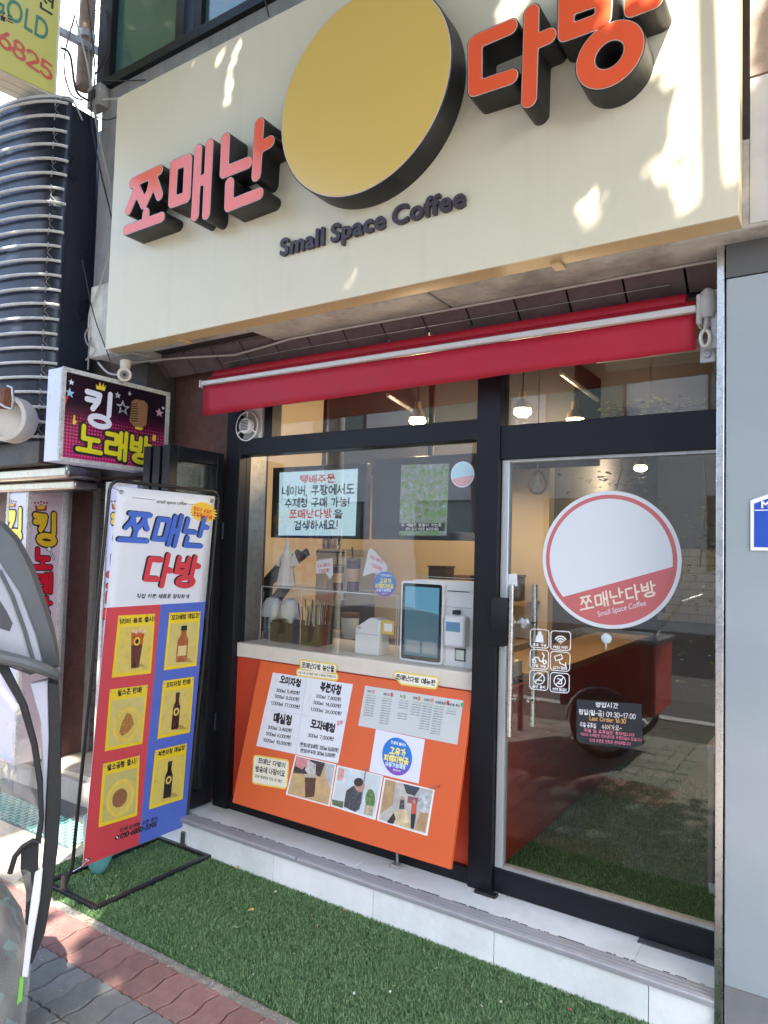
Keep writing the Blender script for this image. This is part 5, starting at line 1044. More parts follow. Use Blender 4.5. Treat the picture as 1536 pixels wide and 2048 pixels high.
# ================================================================== shop interior
FZ = .17
struct('interior_floor', MB().box(-3.3, 1.5, .06, 5.0, .02, FZ), M('dark_floor', (.05, .05, .05), .5, var=.2))
struct('interior_ceiling', MB().box(-3.32, 1.5, .10, 5.0, 2.84, 2.9), M('dark_ceiling', (.035, .035, .04), .8, var=.2))
struct('interior_wall_left', MB().box(-3.329, -3.30, .36, 1.7, FZ, 2.84), cream_wall)
struct('interior_wall_kitchen', MB().box(-3.3, -1.75, 1.7, 1.8, FZ, 2.84), cream_wall)
struct('interior_wall_partition', MB().box(-1.80, -1.76, 1.8, 5.0, FZ, 2.84), M('grey_paint', (.20, .20, .22), .8, var=.1))
struct('interior_wall_back', MB().box(-1.8, 1.5, 5.0, 5.1, FZ, 2.84), M('grey_paint', (.20, .20, .22), .8, var=.1))
struct('interior_wall_right', MB().box(1.5, 1.6, .0, 5.1, FZ, 2.84), M('charcoal_paint', (.075, .075, .08), .8, var=.15))
struct('added_dark_bulkhead', MB().box(-3.29, -1.40, 1.15, 1.69, 2.26, 2.838), MATS['dark_ceiling'])  # added box, darkens what shows through the transom glass
it = thing('indoor_turf', 'dark green turf covering the floor behind the glass door', 'turf mat', (-.5, 1.5, FZ))
obj('backing', MB().box(-1.41, 1.45, .07, 3.6, FZ, FZ+.006), M('turf_backing', (.028, .075, .022), .95), it); blades('grass', -1.40, .3, .08, 2.2, 45000, it, z=FZ+.005)
sc_ = thing('service_counter', 'red fronted service counter with a wooden top inside the shop', 'counter', (-1.6, 1.5, FZ))
obj('front_panel', MB().box(-1.44, -1.415, .055, 2.9, FZ, 1.0), M('red_panel', (.42, .045, .02), .35, var=.05), sc_); obj('top', MB().box(-1.95, -1.36, .56, 2.9, 1.0, 1.04), M('warm_wood', (.40, .25, .12), .45, var=.2, scale=9), sc_); obj('side_panel', MB().box(-1.95, -1.44, 2.86, 2.9, FZ, 1.0), MATS['red_panel'], sc_)
bt_ = thing('tiled_backsplash', 'white brick tiled wall panel at the back of the shop', 'tiled wall', (-.9, 4.97, 1.0)); wt = M('white_brick_tile', (.55, .53, .48), .25, var=.1, scale=2)
tme = None
for r in range(9):
    for c in range(9):
        x0 = -1.75+c*.16+(.08 if r % 2 else 0); z0 = 1.0+r*.085
        if tme is None:
            o = obj('tile', MB().box(x0, x0+.154, 4.98, 4.998, z0, z0+.08), wt, bt_); tme = o.data; ox, oz = x0, z0
        else:
            o = bpy.data.objects.new('tile', tme); COL.objects.link(o); o.parent = bt_; o.location = (x0-ox, 0, z0-oz)
ws = thing('wooden_bench', 'long pale wooden counter along the right inside wall', 'counter', (.2, 2.8, FZ)); wood = MATS['warm_wood']
obj('top', MB().box(-.35, 1.45, 3.2, 4.6, .98, 1.02), wood, ws, bevel=.004)
for x, y in ((-.3, 3.25), (-.3, 4.5), (1.4, 3.25), (1.4, 4.5)): obj('leg', MB().box(x, x+.05, y, y+.05, FZ, .98), wood, ws)
for k, (x0, x1, y, z0, z1, lb_) in enumerate(((-.9, -.55, 4.6, FZ, 1.25, 'tall'), (-.1, .5, 4.55, 1.02, 1.5, 'wide'))):
    sh = thing('wooden_shelf', '%s wooden shelf cabinet at the back of the shop' % lb_, 'shelf', (x0, y, z0)); obj('carcass', MB().box(x0, x1, y, y+.3, z0, z0+.03).box(x0, x1, y, y+.3, z1-.03, z1).box(x0, x0+.03, y, y+.3, z0+.03, z1-.03).box(x1-.03, x1, y, y+.3, z0+.03, z1-.03), wood, sh); obj('shelf_board', MB().box(x0+.03, x1-.03, y, y+.3, (z0+z1)/2, (z0+z1)/2+.025), wood, sh)
tr_ = thing('pale_side_table', 'pale narrow plinth stand inside by the right edge of the door', 'stand', tuple(P(1425, 1790, Z=FZ)))
p = P(1425, 1790, Z=FZ); obj('side', MB().box(p[0]-.02, p[0]+.0, p[1], p[1]+.35, FZ, .80), M('grey_wood', (.26, .23, .20), .6, var=.2), tr_); obj('top', MB().box(p[0]-.025, p[0]+.4, p[1]-.01, p[1]+.36, .80, .825), MATS['grey_wood'], tr_); obj('foot', MB().box(p[0]-.015, p[0]+.3, p[1]-.005, p[1]+.0, FZ, FZ+.05), MATS['white_paper'], tr_)
# pendant lamps (lit)
bulb_m = M('lit_bulb', (1, .85, .6), .4, emit=(1, .72, .36), estr=9.)
for k, (u, v, Y, lb_) in enumerate(((1045, 824, .9, 'lit pendant bulb behind the glass over the door, left of two'), (1150, 844, .95, 'lit pendant bulb behind the glass over the door, right of two'), (835, 842, .75, 'lit pendant bulb seen under the awning over the takeout window'), (1281, 936, 3.0, 'small lit bulb seen through the top of the glass door'), (1140, 993, 4.2, 'faint small lit bulb beside the round door sticker'))):
    p = P(u, v, Y=Y); s = 1.
    la = thing('pendant_lamp', lb_, 'lamp', (p[0], p[1], p[2]), 'pendant lamps inside')
    obj('bulb', MB().lathe((p[0], p[1], p[2]-.03), [(.0, 0), (.03, .004), (.05, .02), (.052, .034), (.035, .05)], 20), bulb_m, la)
    obj('shade', MB().lathe((p[0], p[1], p[2]+.018), [(.053, 0), (.045, .03), (.022, .055), (.02, .10), (.0, .10)], 20), M('smoky_shade', (.30, .24, .16), .3, metal=.3), la)
    obj('cord', MB().cyl((p[0], p[1], p[2]+.11), (p[0], p[1], 2.845), .004, n=6), black_plastic, la)
    if k < 5:
        li = bpy.data.lights.new('bulb_light', 'POINT'); li.energy = (2.2, 2.2, 3.2, 4, 3)[k]; li.color = (1, .74, .45); li.shadow_soft_size = .05
        lo = bpy.data.objects.new('bulb_light', li); COL.objects.link(lo); lo.parent = la; lo.location = (0, 0, -.075)
obj_t = thing('ceiling_track', 'grey lighting track on the dark shop ceiling', 'track', (-1.2, .5, 2.8)); obj('rail', MB().tube([P(1122, 745, Y=.35), P(1195, 800, Y=1.6)], .014, 6), zinc, obj_t); obj('rail_joint', MB().box(-1.25, -1.15, .9, .95, 2.79, 2.84), zinc, obj_t)
# kitchen ceiling strip: rail seen above the tv
tk = thing('track_light_bar', 'lighting bar on the ceiling above the takeout window', 'track', (-2.6, .6, 2.8)); obj('rail', MB().tube([P(775, 790, Y=.4), P(840, 830, Y=1.2)], .012, 6), zinc, tk)
# hanging ivy inside the door
def ivy(u, v, Y, n, h, wd, label, seed):
    rg = random.Random(seed); p = P(u, v, Y=Y); e = thing('hanging_ivy', label, 'plant', tuple(p), 'ivy hanging inside'); mb = MB()
    for k in range(n):
        x, y, z = p[0]+rg.gauss(0, wd), p[1]+rg.gauss(0, wd*.6), p[2]-abs(rg.gauss(0, h)); a = rg.uniform(0, 6.28); s = rg.uniform(.018, .035); dz = rg.uniform(-.6, .2)
        d = np.array([math.cos(a), math.sin(a), dz])*s; sd = np.array([-math.sin(a), math.cos(a), 0])*s*.5; c = np.array([x, y, z])
        mb.add([c, c+d*.5+sd, c+d, c+d*.5-sd], [(0, 1, 2, 3)])
    obj('leaves', mb, foliage_like('ivy_leaf', [(.03, .07, .015), (.10, .17, .03), (.06, .12, .02), (.20, .24, .05)], 9.), e, smooth=False); obj('stem', MB().tube([(p[0], p[1], p[2]+.25), (p[0]+.01, p[1], p[2]), (p[0]-.02, p[1], p[2]-h)], .004, 5), M('vine_stem', (.10, .08, .04), .8), e)
ivy(1240, 940, 1.6, 160, .12, .12, 'bushy ivy hanging at the top of the door glass', 1); ivy(1408, 1010, 1.3, 260, .35, .10, 'long ivy strand hanging near the right edge of the door', 2); ivy(1100, 790, 1.8, 120, .1, .2, 'ivy cluster on the ceiling over the door left side', 3); ivy(1300, 800, 1.5, 300, .14, .22, 'dense ivy behind the glass over the door right side', 4)
mb_ = thing('hanging_macrame', 'teardrop wooden ring ornament hanging inside the door', 'ornament', tuple(P(1076, 965, Y=.3)))
p = P(1075, 965, Y=.3); obj('ring', MB().tube([(p[0]+.042*math.cos(t)*(1-.25*math.sin(t)), p[1], p[2]+.055*math.sin(t)) for t in [2*math.pi*i/24 for i in range(24)]], .006, 8, True), M('ring_wood', (.28, .16, .08), .5), mb_); obj('figure', MB().lathe((p[0], p[1], p[2]-.045), [(.026, 0), (.02, .015), (.01, .03), (.012, .06), (.006, .08), (0, .085)], 14), M('bone', (.55, .50, .38), .5), mb_); obj('string', MB().cyl((p[0], p[1], p[2]+.055), (p[0], p[1], 2.8), .003, n=6), M('twine', (.35, .27, .18), .8), mb_)

# televisions
def noise_picture(name, stops, scale, emit):
    m = bpy.data.materials.new(name); m.use_nodes = True; N = m.node_tree.nodes; L = m.node_tree.links; b = N['Principled BSDF']
    tc = N.new('ShaderNodeTexCoord'); nz = N.new('ShaderNodeTexNoise'); nz.inputs['Scale'].default_value = scale; nz.inputs['Detail'].default_value = 10; nz.inputs['Roughness'].default_value = .75; nz.inputs['Distortion'].default_value = .6
    L.new(tc.outputs['Object'], nz.inputs['Vector']); cr = N.new('ShaderNodeValToRGB'); L.new(nz.outputs['Fac'], cr.inputs[0]); e = cr.color_ramp.elements
    while len(e) < len(stops): e.new(.5)
    for i, (p, c) in enumerate(stops): e[i].position = p; e[i].color = (*c, 1)
    L.new(cr.outputs[0], b.inputs['Base Color']); L.new(cr.outputs[0], b.inputs['Emission Color']); b.inputs['Emission Strength'].default_value = emit; b.inputs['Roughness'].default_value = .3; return m
def tv(u0, u1, v0, v1, Y, label, extra):
    A, B = P(u0, v1, Y=Y), P(u1, v0, Y=Y); x0, x1, z0, z1 = A[0], B[0], A[2], P(u0, v0, Y=Y)[2]
    e = thing('wall_tv', label, 'television', ((x0+x1)/2, Y, z0)); obj('case', MB().box(x0, x1, Y, Y+.05, z0, z1), black_plastic, e, bevel=.004); obj('ceiling_pole', MB().cyl(((x0+x1)/2, Y+.07, z1-.1), ((x0+x1)/2, Y+.07, 2.84), .02), black_plastic, e); return e
TF = Fr((0, .5, 0), (1, 0, 0), (0, 0, 1)); t8 = crop(440, 880, 2.844)
tv1 = tv(541, 734, 936, 1075, .5, 'wall television showing a pale blue screen with red and black Korean writing', None)
scr = obj('screen', MB().fprism(TF, [TF.px(*t8(*p)) for p in ((340, 185), (785, 164), (770, 545), (333, 543))], .0, .002), screen('screen_blue', (.40, .58, .66), 1.0), tv1, smooth=False)
sr, sk = screen('screen_red', (.42, .05, .05), .9), M('screen_black', (.02, .025, .03), .4)
for s, a, b, c_, m in (('택배주문', (455, 247), (658, 243), (457, 200), sr), ('네이버, 쿠팡에서도', (352, 318), (768, 308), (354, 262), sk), ('수제청 구매 가능!', (370, 384), (742, 378), (372, 332), sk), ('쪼매난다방', (394, 446), (640, 442), (396, 396), sr), ('을', (645, 446), (700, 445), (647, 396), sk), ('검색하세요!', (420, 512), (676, 508), (422, 460), sk)):
    T(TF, s, t8(*a), t8(*b), t8(*c_), m, scr, hw=.07, c=.0035)
tv2 = tv(742, 962, 918, 1078, .5, 'wall television showing a green and purple wisteria picture', None)
sc2 = obj('screen', MB().fprism(TF, [TF.px(*p) for p in ((803, 930), (898, 927), (893, 1071), (798, 1071))], .0, .002), noise_picture('wisteria_screen', [(.34, (.015, .05, .03)), (.42, (.05, .14, .04)), (.47, (.14, .25, .06)), (.505, (.04, .11, .07)), (.54, (.30, .20, .32)), (.575, (.09, .18, .06)), (.64, (.22, .34, .48))], 30., .12), tv2, smooth=False)
obj('caption_bar', MB().fprism(TF, [TF.px(*p) for p in ((799, 1046), (891, 1046), (889, 1062), (798, 1062))], .002, .003), black, sc2, smooth=False)
T(TF, '이 계절은 물들어 가는중', (803, 1053), (884, 1053), (803, 1047), white, sc2, hw=.07, c=.004); T(TF, '우리 동네 카페로 놀러오세요', (812, 1061), (878, 1061), (812, 1055), white, sc2, hw=.07, c=.004)

# kiosk
KF = Fr((0, .10, 0), (1, 0, 0), (0, 0, 1)); gk = crop(440, 880, 2.844)
kk = thing('order_kiosk', 'white self order kiosk with a tall black framed screen on the counter', 'kiosk', (-1.72, .15, 1.11))
kw = M('kiosk_white', (.84, .85, .86), .3)
obj('body', MB().fprism(KF, rrect(-1.872, -1.512, 1.111, 1.522, .02), -.14, .0), kw, kk, bevel=.006)
KS = Fr((0, .07, 0), (1, 0, 0), (0, 0, 1)); A, B = KS.px(803, 1318), KS.px(886, 1170)
obj('screen_frame', MB().fprism(KS, rrect(A[0]-.012, B[0]+.006, 1.113, B[1]+.01, .018), -.03, .0), kw, kk, bevel=.003)
bz = obj('bezel', MB().fprism(KS, rrect(A[0]-.002, B[0]-.004, 1.125, B[1]+.0, .012), .0, .003), M('gloss_black', (.008, .008, .009), .12), kk)
sx0, sx1, sz0, sz1 = A[0]+.014, B[0]-.018, 1.145, B[1]-.016
ks_ = obj('screen', MB().fprism(KS, [(sx0, sz0), (sx1, sz0), (sx1, sz1), (sx0, sz1)], .003, .004), screen('kiosk_screen', (.045, .12, .17), .8), kk, smooth=False)
obj('screen_sky', MB().fprism(KS, [(sx0, sz1-.10), (sx1, sz1-.13), (sx1, sz1), (sx0, sz1)], .004, .0045), screen('kiosk_sky', (.10, .32, .48), .8), ks_, smooth=False)
for x in (sx0+.012, sx0+.012+(sx1-sx0)*.48): obj('screen_button', MB().fprism(KS, rrect(x, x+(sx1-sx0)*.42, sz0+.015, sz0+.075, .006), .004, .0046), screen('kiosk_button', (.22, .26, .28), .8), ks_, smooth=False)
cxk = (B[0]+.014+-1.522)/2
obj('printer_slot', MB().box(-1.665, -1.545, .096, .1, 1.472, 1.476), black_plastic, kk); obj('card_reader', MB().box(-1.655, -1.54, .045, .1, 1.21, 1.36), kw, kk, bevel=.012)
obj('reader_screen', MB().box(-1.64, -1.565, .0435, .045, 1.285, 1.33), screen('reader_blue', (.10, .25, .45), .7), kk); obj('scanner', MB().box(-1.615, -1.59, .06, .1, 1.365, 1.385), black_plastic, kk); obj('scan_window', MB().box(-1.615, -1.56, .095, .1, 1.14, 1.20), black_plastic, kk); obj('scan_glass', MB().box(-1.609, -1.566, .0935, .095, 1.147, 1.193), screen('scan_pale', (.42, .5, .52), .7), kk)
obj('seam', MB().box(-1.668, -1.53, .098, .1, 1.395, 1.398), M('seam_grey', (.4, .4, .4), .5), kk)

# acrylic guard and what stands round it
acr = glass('acrylic', (.97, .98, .98), .025, gain=.6); edge_m = M('acrylic_edge', (.62, .66, .66), .25)
ag = thing('acrylic_guard', 'clear acrylic display guard standing on the counter behind the window', 'display guard', (-2.4, .2, 1.11))
x0, x1 = P(520, 1280, Y=.13)[0], P(795, 1300, Y=.13)[0]; zt = P(523, 1172, Y=.13)[2]
for nm, bx in (('front_sheet', (x0, x1, .13, .135, 1.112, zt)), ('top_sheet', (x0, x1, .135, .38, zt-.005, zt)), ('end_sheet', (x0, x0+.005, .135, .38, 1.112, zt-.005)), ('end_sheet', (x1-.005, x1, .135, .38, 1.112, zt-.005))): obj(nm, MB().box(*bx), acr, ag)
for nm, bx in (('edge', (x0, x1, .128, .1295, zt-.004, zt+.001)), ('edge', (x0-.002, x0+.003, .128, .1295, 1.112, zt)), ('edge', (x1-.002, x1+.003, .128, .1295, 1.112, zt)), ('edge', (-2.62, -2.617, .128, .1295, 1.112, zt)), ('edge', (-1.98, -1.977, .128, .1295, 1.112, zt)), ('edge', (x1, x1+.38, .25, .252, zt+.10, zt+.103)), ('edge', (x0, x1, .381, .383, zt-.004, zt+.001)), ('edge', (x1+.05, x1+.052, .25, .252, 1.112, zt+.10))): obj(nm, MB().box(*bx), edge_m, ag)
AF = Fr((0, .127, 0), (1, 0, 0), (0, 0, 1))
bg_ = thing('support_badge', 'round blue badge sticker with yellow Korean writing on the acrylic guard', 'sticker', tuple(P(770, 1190, Y=.12)))
bp = np.array([770., 1168.]); scl = 23/86.
badge(AF, lambda x, y: (bp[0]+(x-1008)*scl*.98, bp[1]+(y-605)*.235-(x-1008)*.035), bg_, .002)
qr = thing('payment_card', 'small yellow payment card on the acrylic guard', 'card', tuple(P(777, 1268, Y=.12))); obj('card_sheet', MB().fprism(AF, AF.cell([(764, 1240), (789, 1242), (788, 1270), (764, 1268)]), .001, .002), M('card_yellow2', (.70, .50, .10), .4), qr); obj('card_face', MB().fprism(AF, AF.cell([(769, 1247), (785, 1248), (784, 1263), (769, 1262)]), .002, .0026), white, qr)
# condiment organiser with straws
oc = P(595, 1292, Y=.2); og = thing('straw_caddy', 'black plastic caddy holding straws on the counter', 'caddy', tuple(oc))
ax0, ax1 = P(548, 1290, Y=.2)[0], P(642, 1290, Y=.2)[0]; h0 = 1.112
obj('tray', MB().box(ax0, ax1, .16, .17, h0, h0+.11).box(ax0, ax1, .30, .31, h0, h0+.12).box(ax0, ax0+.01, .17, .30, h0, h0+.12).box(ax1-.01, ax1, .17, .30, h0, h0+.12).box((ax0+ax1)/2, (ax0+ax1)/2+.01, .17, .30, h0, h0+.11).box(ax0+.01, ax1-.01, .17, .30, h0, h0+.01), black_plastic, og, bevel=.003)
stm = [M('straw_white', (.60, .60, .60), .4), M('straw_black', (.03, .03, .03), .4), M('straw_grey', (.30, .30, .32), .4)]
for i in range(26):
    x = (ax0+ax1)/2+.03+random.random()*(ax1-(ax0+ax1)/2-.06); y = random.uniform(.19, .28); o = tag(obj('straw', MB().cyl((x, y, h0+.02), (x+random.uniform(-.04, .03), y+random.uniform(-.02, .02), h0+random.uniform(.20, .26)), .0035, n=6), random.choice(stm)), 'thin paper wrapped straw standing in the black caddy', 'straw', 'straws in the caddy')
# covered steel cups
for u, w_, lb_ in ((543, .052, 'steel canister with a white cloth cover at the end of the counter'), (578, .048, 'steel canister with a white cloth cover behind the straw caddy')):
    p = P(u, 1275, Y=.27); e = thing('steel_canister', lb_, 'canister', (p[0], p[1], 1.112)); obj('can', MB().lathe((p[0], p[1], 1.112), [(w_, 0), (w_, .17), (0, .17)], 20), steel, e)
    obj('cloth_cover', MB().lathe((p[0], p[1], 1.262), [(w_+.012, -.02), (w_+.014, .01), (w_+.006, .06), (w_*.7, .09), (.0, .10)], 14), M('white_cloth', (.70, .68, .64), .8, bump=.8, bscale=14), e)
# napkin dispenser
p = P(742, 1307, Y=.12); nd = thing('napkin_dispenser', 'white sloped napkin dispenser on the counter beside the kiosk', 'dispenser', (p[0], .12, 1.112)); NF = Fr((0, .105, 0), (1, 0, 0), (0, 0, 1)); nx0, nx1 = P(709, 1300, Y=.105)[0], P(757, 1300, Y=.105)[0]; nz = P(735, 1240, Y=.105)[2]
obj('case', MB().fprism(NF, [(nx0, 1.112), (nx1, 1.112), (nx1, nz), (nx1-.03, nz+.012), (nx0+.09, nz+.012), (nx0, nz-.045)], -.10, .0), M('dispenser_white', (.70, .70, .66), .4), nd, bevel=.005); obj('seam', MB().box(nx0, nx1, .1035, .105, nz-.075, nz-.072), MATS['seam_grey'], nd); obj('button', MB().cyl((nx0+.03, .105, nz-.045), (nx0+.03, .101, nz-.045), .008), zinc, nd)
# takeaway cups of iced drink with kraft sleeves, standing on the acrylic
for u, lb_, rr_, hh in ((676, 'shorter iced drink cup with a kraft sleeve on the acrylic guard', .036, .13), (706, 'taller iced drink cup with a kraft sleeve and black straw', .042, .17)):
    p = P(u, 1176, Y=.26); zb = zt+.001; e = thing('drink_cup', lb_, 'cup', (p[0], .26, zb), 'iced drink cups')
    obj('cup', MB().lathe((p[0], .26, zb), [(rr_*.78, 0), (rr_, hh), (rr_*.98, hh), (0, hh-.02)], 24), M('plum_drink', (.07, .025, .03), .15, var=.3, scale=30), e); obj('sleeve', MB().lathe((p[0], .26, zb+hh*.3), [(rr_*.87, 0), (rr_*.99, hh*.42), (rr_*.95, hh*.42), (rr_*.84, 0)], 24), M('kraft', (.42, .25, .12), .7), e)
    obj('lid', MB().lathe((p[0], .26, zb+hh), [(rr_*1.04, 0), (rr_*1.04, .006), (rr_*.9, .012), (0, .012)], 24), glass('clear_lid', (.8, .8, .8), .1), e); obj('straw', MB().cyl((p[0]+.005, .26, zb+hh*.4), (p[0]-.015, .26, zb+hh+.075), .004, n=8), black_plastic, e)
# handwritten price tags
for pts, lb_, txt in (([(632, 1122), (665, 1116), (666, 1150), (660, 1158), (652, 1146), (631, 1148)], 'white speech bubble price tag left of the drink cups', '자두 에이드'), ([(737, 1102), (743, 1096), (750, 1103), (775, 1130), (772, 1150), (745, 1146), (728, 1152), (726, 1150)], 'white tilted price tag with red writing right of the drink cups', '사과 에이드')):
    TG = Fr((0, .2, 0), (1, 0, 0), (0, 0, 1)); e = thing('price_tag', lb_, 'price tag', tuple(P(*pts[4], Y=.2)), 'price tags'); obj('sheet', MB().fprism(TG, TG.cell(pts), .0, .002), M('tag_white', (.66, .64, .66), .5), e); x, y = pts[0]
    tilt = 0 if pts[0][0] < 700 else 16; T(TG, txt, (x+3, y+14), (x+30, y+11+tilt), (x+3, y+6), MATS['print_red'], e, hw=.07, c=.003); T(TG, '1,500원', (x+6, y+24+tilt*.4), (x+28, y+22+tilt*1.2), (x+6, y+16+tilt*.4), MATS['print_red'], e, hw=.07, c=.003); obj('stick', MB().cyl(TG.w(*TG.px(*pts[4])), (TG.w(*TG.px(*pts[4]))[0]-.02, .22, zt), .003, n=6), wood, e)
# paper cone bag
p = P(572, 1165, Y=.34); pc = thing('paper_cone', 'tall folded white paper cone behind the acrylic guard', 'paper', (p[0], .34, zt)); obj('cone', MB().lathe((p[0], .34, zt+.0), [(.06, 0), (.05, .06), (.036, .16), (.012, .25), (0, .30)], 9), M('white_cloth', (.70, .68, .64), .8), pc, smooth=False); obj('fold', MB().add([(p[0]+.02, .33, zt+.10), (p[0]+.11, .33, zt+.13), (p[0]+.06, .335, zt+.21)], [(0, 1, 2)]).add([(p[0]-.02, .33, zt+.10), (p[0]-.08, .33, zt+.12), (p[0]-.04, .335, zt+.20)], [(0, 2, 1)]), MATS['white_cloth'], pc)
# back kitchen: espresso machine, cups, grinder rack, mug
em = thing('espresso_machine', 'steel espresso machine at the back of the kitchen', 'coffee machine', (-2.9, 1.2, 1.0)); e0, e1 = P(580, 1190, Y=1.1), P(690, 1110, Y=1.1)
obj('back_counter', MB().box(-3.3, -1.8, 1.0, 1.69, FZ, 1.08), M('kitchen_wood', (.32, .22, .13), .5, var=.15), em); obj('body', MB().box(e0[0], e1[0], 1.1, 1.5, 1.25, 1.66), M('machine_grey', (.36, .36, .36), .35, metal=.5), em, bevel=.01); obj('top_rail', MB().box(e0[0], e1[0], 1.09, 1.1, 1.63, 1.645), black_plastic, em); obj('base', MB().box(e0[0], e1[0], 1.12, 1.5, 1.082, 1.25), M('machine_dark', (.04, .04, .04), .4), em)
obj('group_head', MB().cyl((e0[0]+.2, 1.08, 1.3), (e0[0]+.2, 1.08, 1.36), .04).cyl((e0[0]+.5, 1.08, 1.3), (e0[0]+.5, 1.08, 1.36), .04), steel, em)
for k in range(3): 
    p = P(628+22*k, 1113, Y=1.2); e = tag(obj('steel_tumbler', MB().lathe((p[0], 1.2, 1.662), [(.035, 0), (.045, .085), (.042, .085), (.03, .01), (0, .01)], 20), steel), 'steel tumbler in a row on top of the espresso machine', 'tumbler', 'tumblers on the espresso machine')
p = P(700, 1250, Y=.75); mg = thing('white_mug', 'white mug with a brown rim on a black stand behind the acrylic', 'mug', (p[0], .75, 1.1)); obj('stand', MB().box(p[0]-.16, p[0]+.06, .68, .85, 1.05, 1.09), black_plastic, mg); obj('cup', MB().lathe((p[0], .75, 1.092), [(.04, 0), (.055, .05), (.058, .13), (.0, .13)], 20), white_plastic, mg); obj('rim', MB().lathe((p[0], .75, 1.222), [(.06, 0), (.06, .03), (0, .03)], 20), M('brown_rim', (.16, .09, .05), .5), mg)
sb = thing('kitchen_shelf', 'pale wooden shelf with boxes on the kitchen back wall', 'shelf', (-2.2, 1.6, 1.3)); obj('board', MB().box(-2.6, -1.8, 1.45, 1.69, 1.32, 1.345), wood, sb)
for k, (x, w_, h_, m) in enumerate(((-2.5, .14, .20, M('dark_jar', (.05, .04, .04), .3)), (-2.3, .12, .14, M('brown_box', (.20, .12, .07), .6)), (-2.12, .16, .24, M('tan_box', (.46, .34, .20), .6)), (-1.93, .1, .16, M('dark_jar', (.05, .04, .04), .3)))): 
    e = thing('storage_box', ['dark storage jar, first on the kitchen shelf', 'brown box, second on the kitchen shelf', 'tan box, tallest on the kitchen shelf', 'small dark jar at the end of the kitchen shelf'][k], 'box', (x, 1.55, 1.345), 'boxes on the kitchen shelf'); obj('body', MB().box(x-w_/2, x+w_/2, 1.48, 1.62, 1.346, 1.346+h_), m, e, bevel=.006); obj('lid', MB().box(x-w_/2-.004, x+w_/2+.004, 1.476, 1.624, 1.347+h_, 1.36+h_), m, e)
for k, (u, v, r_, l, a) in enumerate(((545, 1150, .03, .26, .8), (575, 1130, .03, .22, .7), (555, 1195, .035, .24, .9))):
    p = P(u, v, Y=.42); d = np.array([math.cos(a), .1, math.sin(a)])*l; e = thing('lid_dispenser', ['upper dark tilted cup lid tube by the window jamb', 'short dark tilted cup lid tube behind the paper cone', 'lower dark tilted cup lid tube above the canisters'][k], 'dispenser', tuple(p), 'cup lid tubes'); obj('tube', MB().cyl(p-d/2, p+d/2, r_, n=16), M('smoke_plastic', (.03, .028, .028), .25), e); obj('end_ring', MB().cyl(p+d/2, p+d/2*1.06, r_*1.12, n=16), black_plastic, e)
rk = thing('lid_rack', 'black slanted rack standing at the window jamb', 'rack', tuple(P(525, 1280, Y=.45))); p = P(525, 1270, Y=.45); obj('back', MB().fprism(Fr((0, .48, 0), (1, 0, 0), (0, 0, 1)), [(p[0]-.03, 1.112), (p[0]+.02, 1.112), (p[0]+.05, 1.42), (p[0]+.35, 1.62), (p[0]+.33, 1.66), (p[0]-.0, 1.46)], 0, .02), black_plastic, rk)

# ================================================================== street side (seen in reflections): trees, building opposite, trike
ob_ = thing('opposite_building', 'pale grey building across the street mirrored in the shop glass', 'building', (0, -16, 0))
obj('wall', MB().box(-26, 14, -22, -16, -.2, 8.5), M('opposite_wall', (.74, .74, .75), .8, var=.06, scale=.5), ob_)
for r in range(2):
    for c in range(9):
        x = -24+c*4.2; w_ = obj('window', MB().box(x, x+2.2, -16.0, -15.94, 1.4+r*3.6, 3.2+r*3.6), frame_mat, ob_); obj('pane', MB().box(x+.08, x+2.12, -15.94, -15.93, 1.48+r*3.6, 3.12+r*3.6), teal, w_)
fb = thing('far_building', 'pale far building behind the drain pipe', 'building', (-14, 8, 0)); obj('wall', MB().box(-26, -9, 7, 14, -.2, 26), M('far_wall', (.55, .56, .58), .8, var=.05, scale=.4), fb)
for r in range(14): obj('course_line', MB().box(-26, -8.99, 6.985, 6.995, 5+r*1.4, 5.04+r*1.4), M('far_joint', (.40, .41, .43), .8), fb)
# sun flecks: places the sun reaches through gaps in the crowns
GAPS = []
def gap(u, v, r, **k): GAPS.append((P(u, v, **k), r))
for u, v, r in ((1360, 10, .13), (1430, 40, .14), (1290, -40, .16), (1440, 130, .08), (1395, 150, .05), (1395, 230, .055), (1440, 275, .055), (1465, 310, .04), (1385, 378, .045), (1410, -60, .2), (1240, 30, .05), (1030, -10, .06), (437, 122, .018), (466, 130, .022), (475, 100, .008), (452, 168, .004), (462, 174, .006), (443, 216, .008), (700, 560, .014), (365, 75, .008), (1215, 90, .045), (1205, 160, .03), (1320, 330, .025), (1180, 420, .03)): gap(u, v, r, Y=-.5)
for u, v, r in ((75, 535, .06), (25, 505, .05), (90, 335, .03), (30, 645, .035), (20, 320, .03)): gap(u, v, r, Y=-.65)
for u, v, r in ((120, 1850, .06), (150, 1868, .05), (110, 1910, .05), (165, 1835, .05), (140, 1715, .11), (150, 1660, .12), (250, 1785, .03), (330, 1690, .05), (280, 1690, .05), (100, 1800, .08), (60, 1790, .12), (100, 1690, .16), (50, 1700, .2), (155, 1560, .07), (130, 1570, .09)): gap(u, v, r, Z=0)
for u, v, r in ((180, 1450, .05), (172, 1550, .06), (185, 1350, .04), (20, 1100, .05)): gap(u, v, r, Y=-.3)
GC = np.array([g[0] for g in GAPS]); GR = np.array([g[1] for g in GAPS])
def open_to_sun(C):
    keep = np.ones(len(C), bool)
    for c, r in zip(GC, GR):
        d = C-c; t = d@SUN; perp = np.linalg.norm(d-np.outer(t, SUN), axis=1); keep &= ~((perp < r+.035) & (t > 0))
    return keep
leaf_m = foliage_like('tree_leaf', [(.035, .085, .02), (.07, .14, .03), (.05, .11, .025), (.10, .17, .04)], 6.)
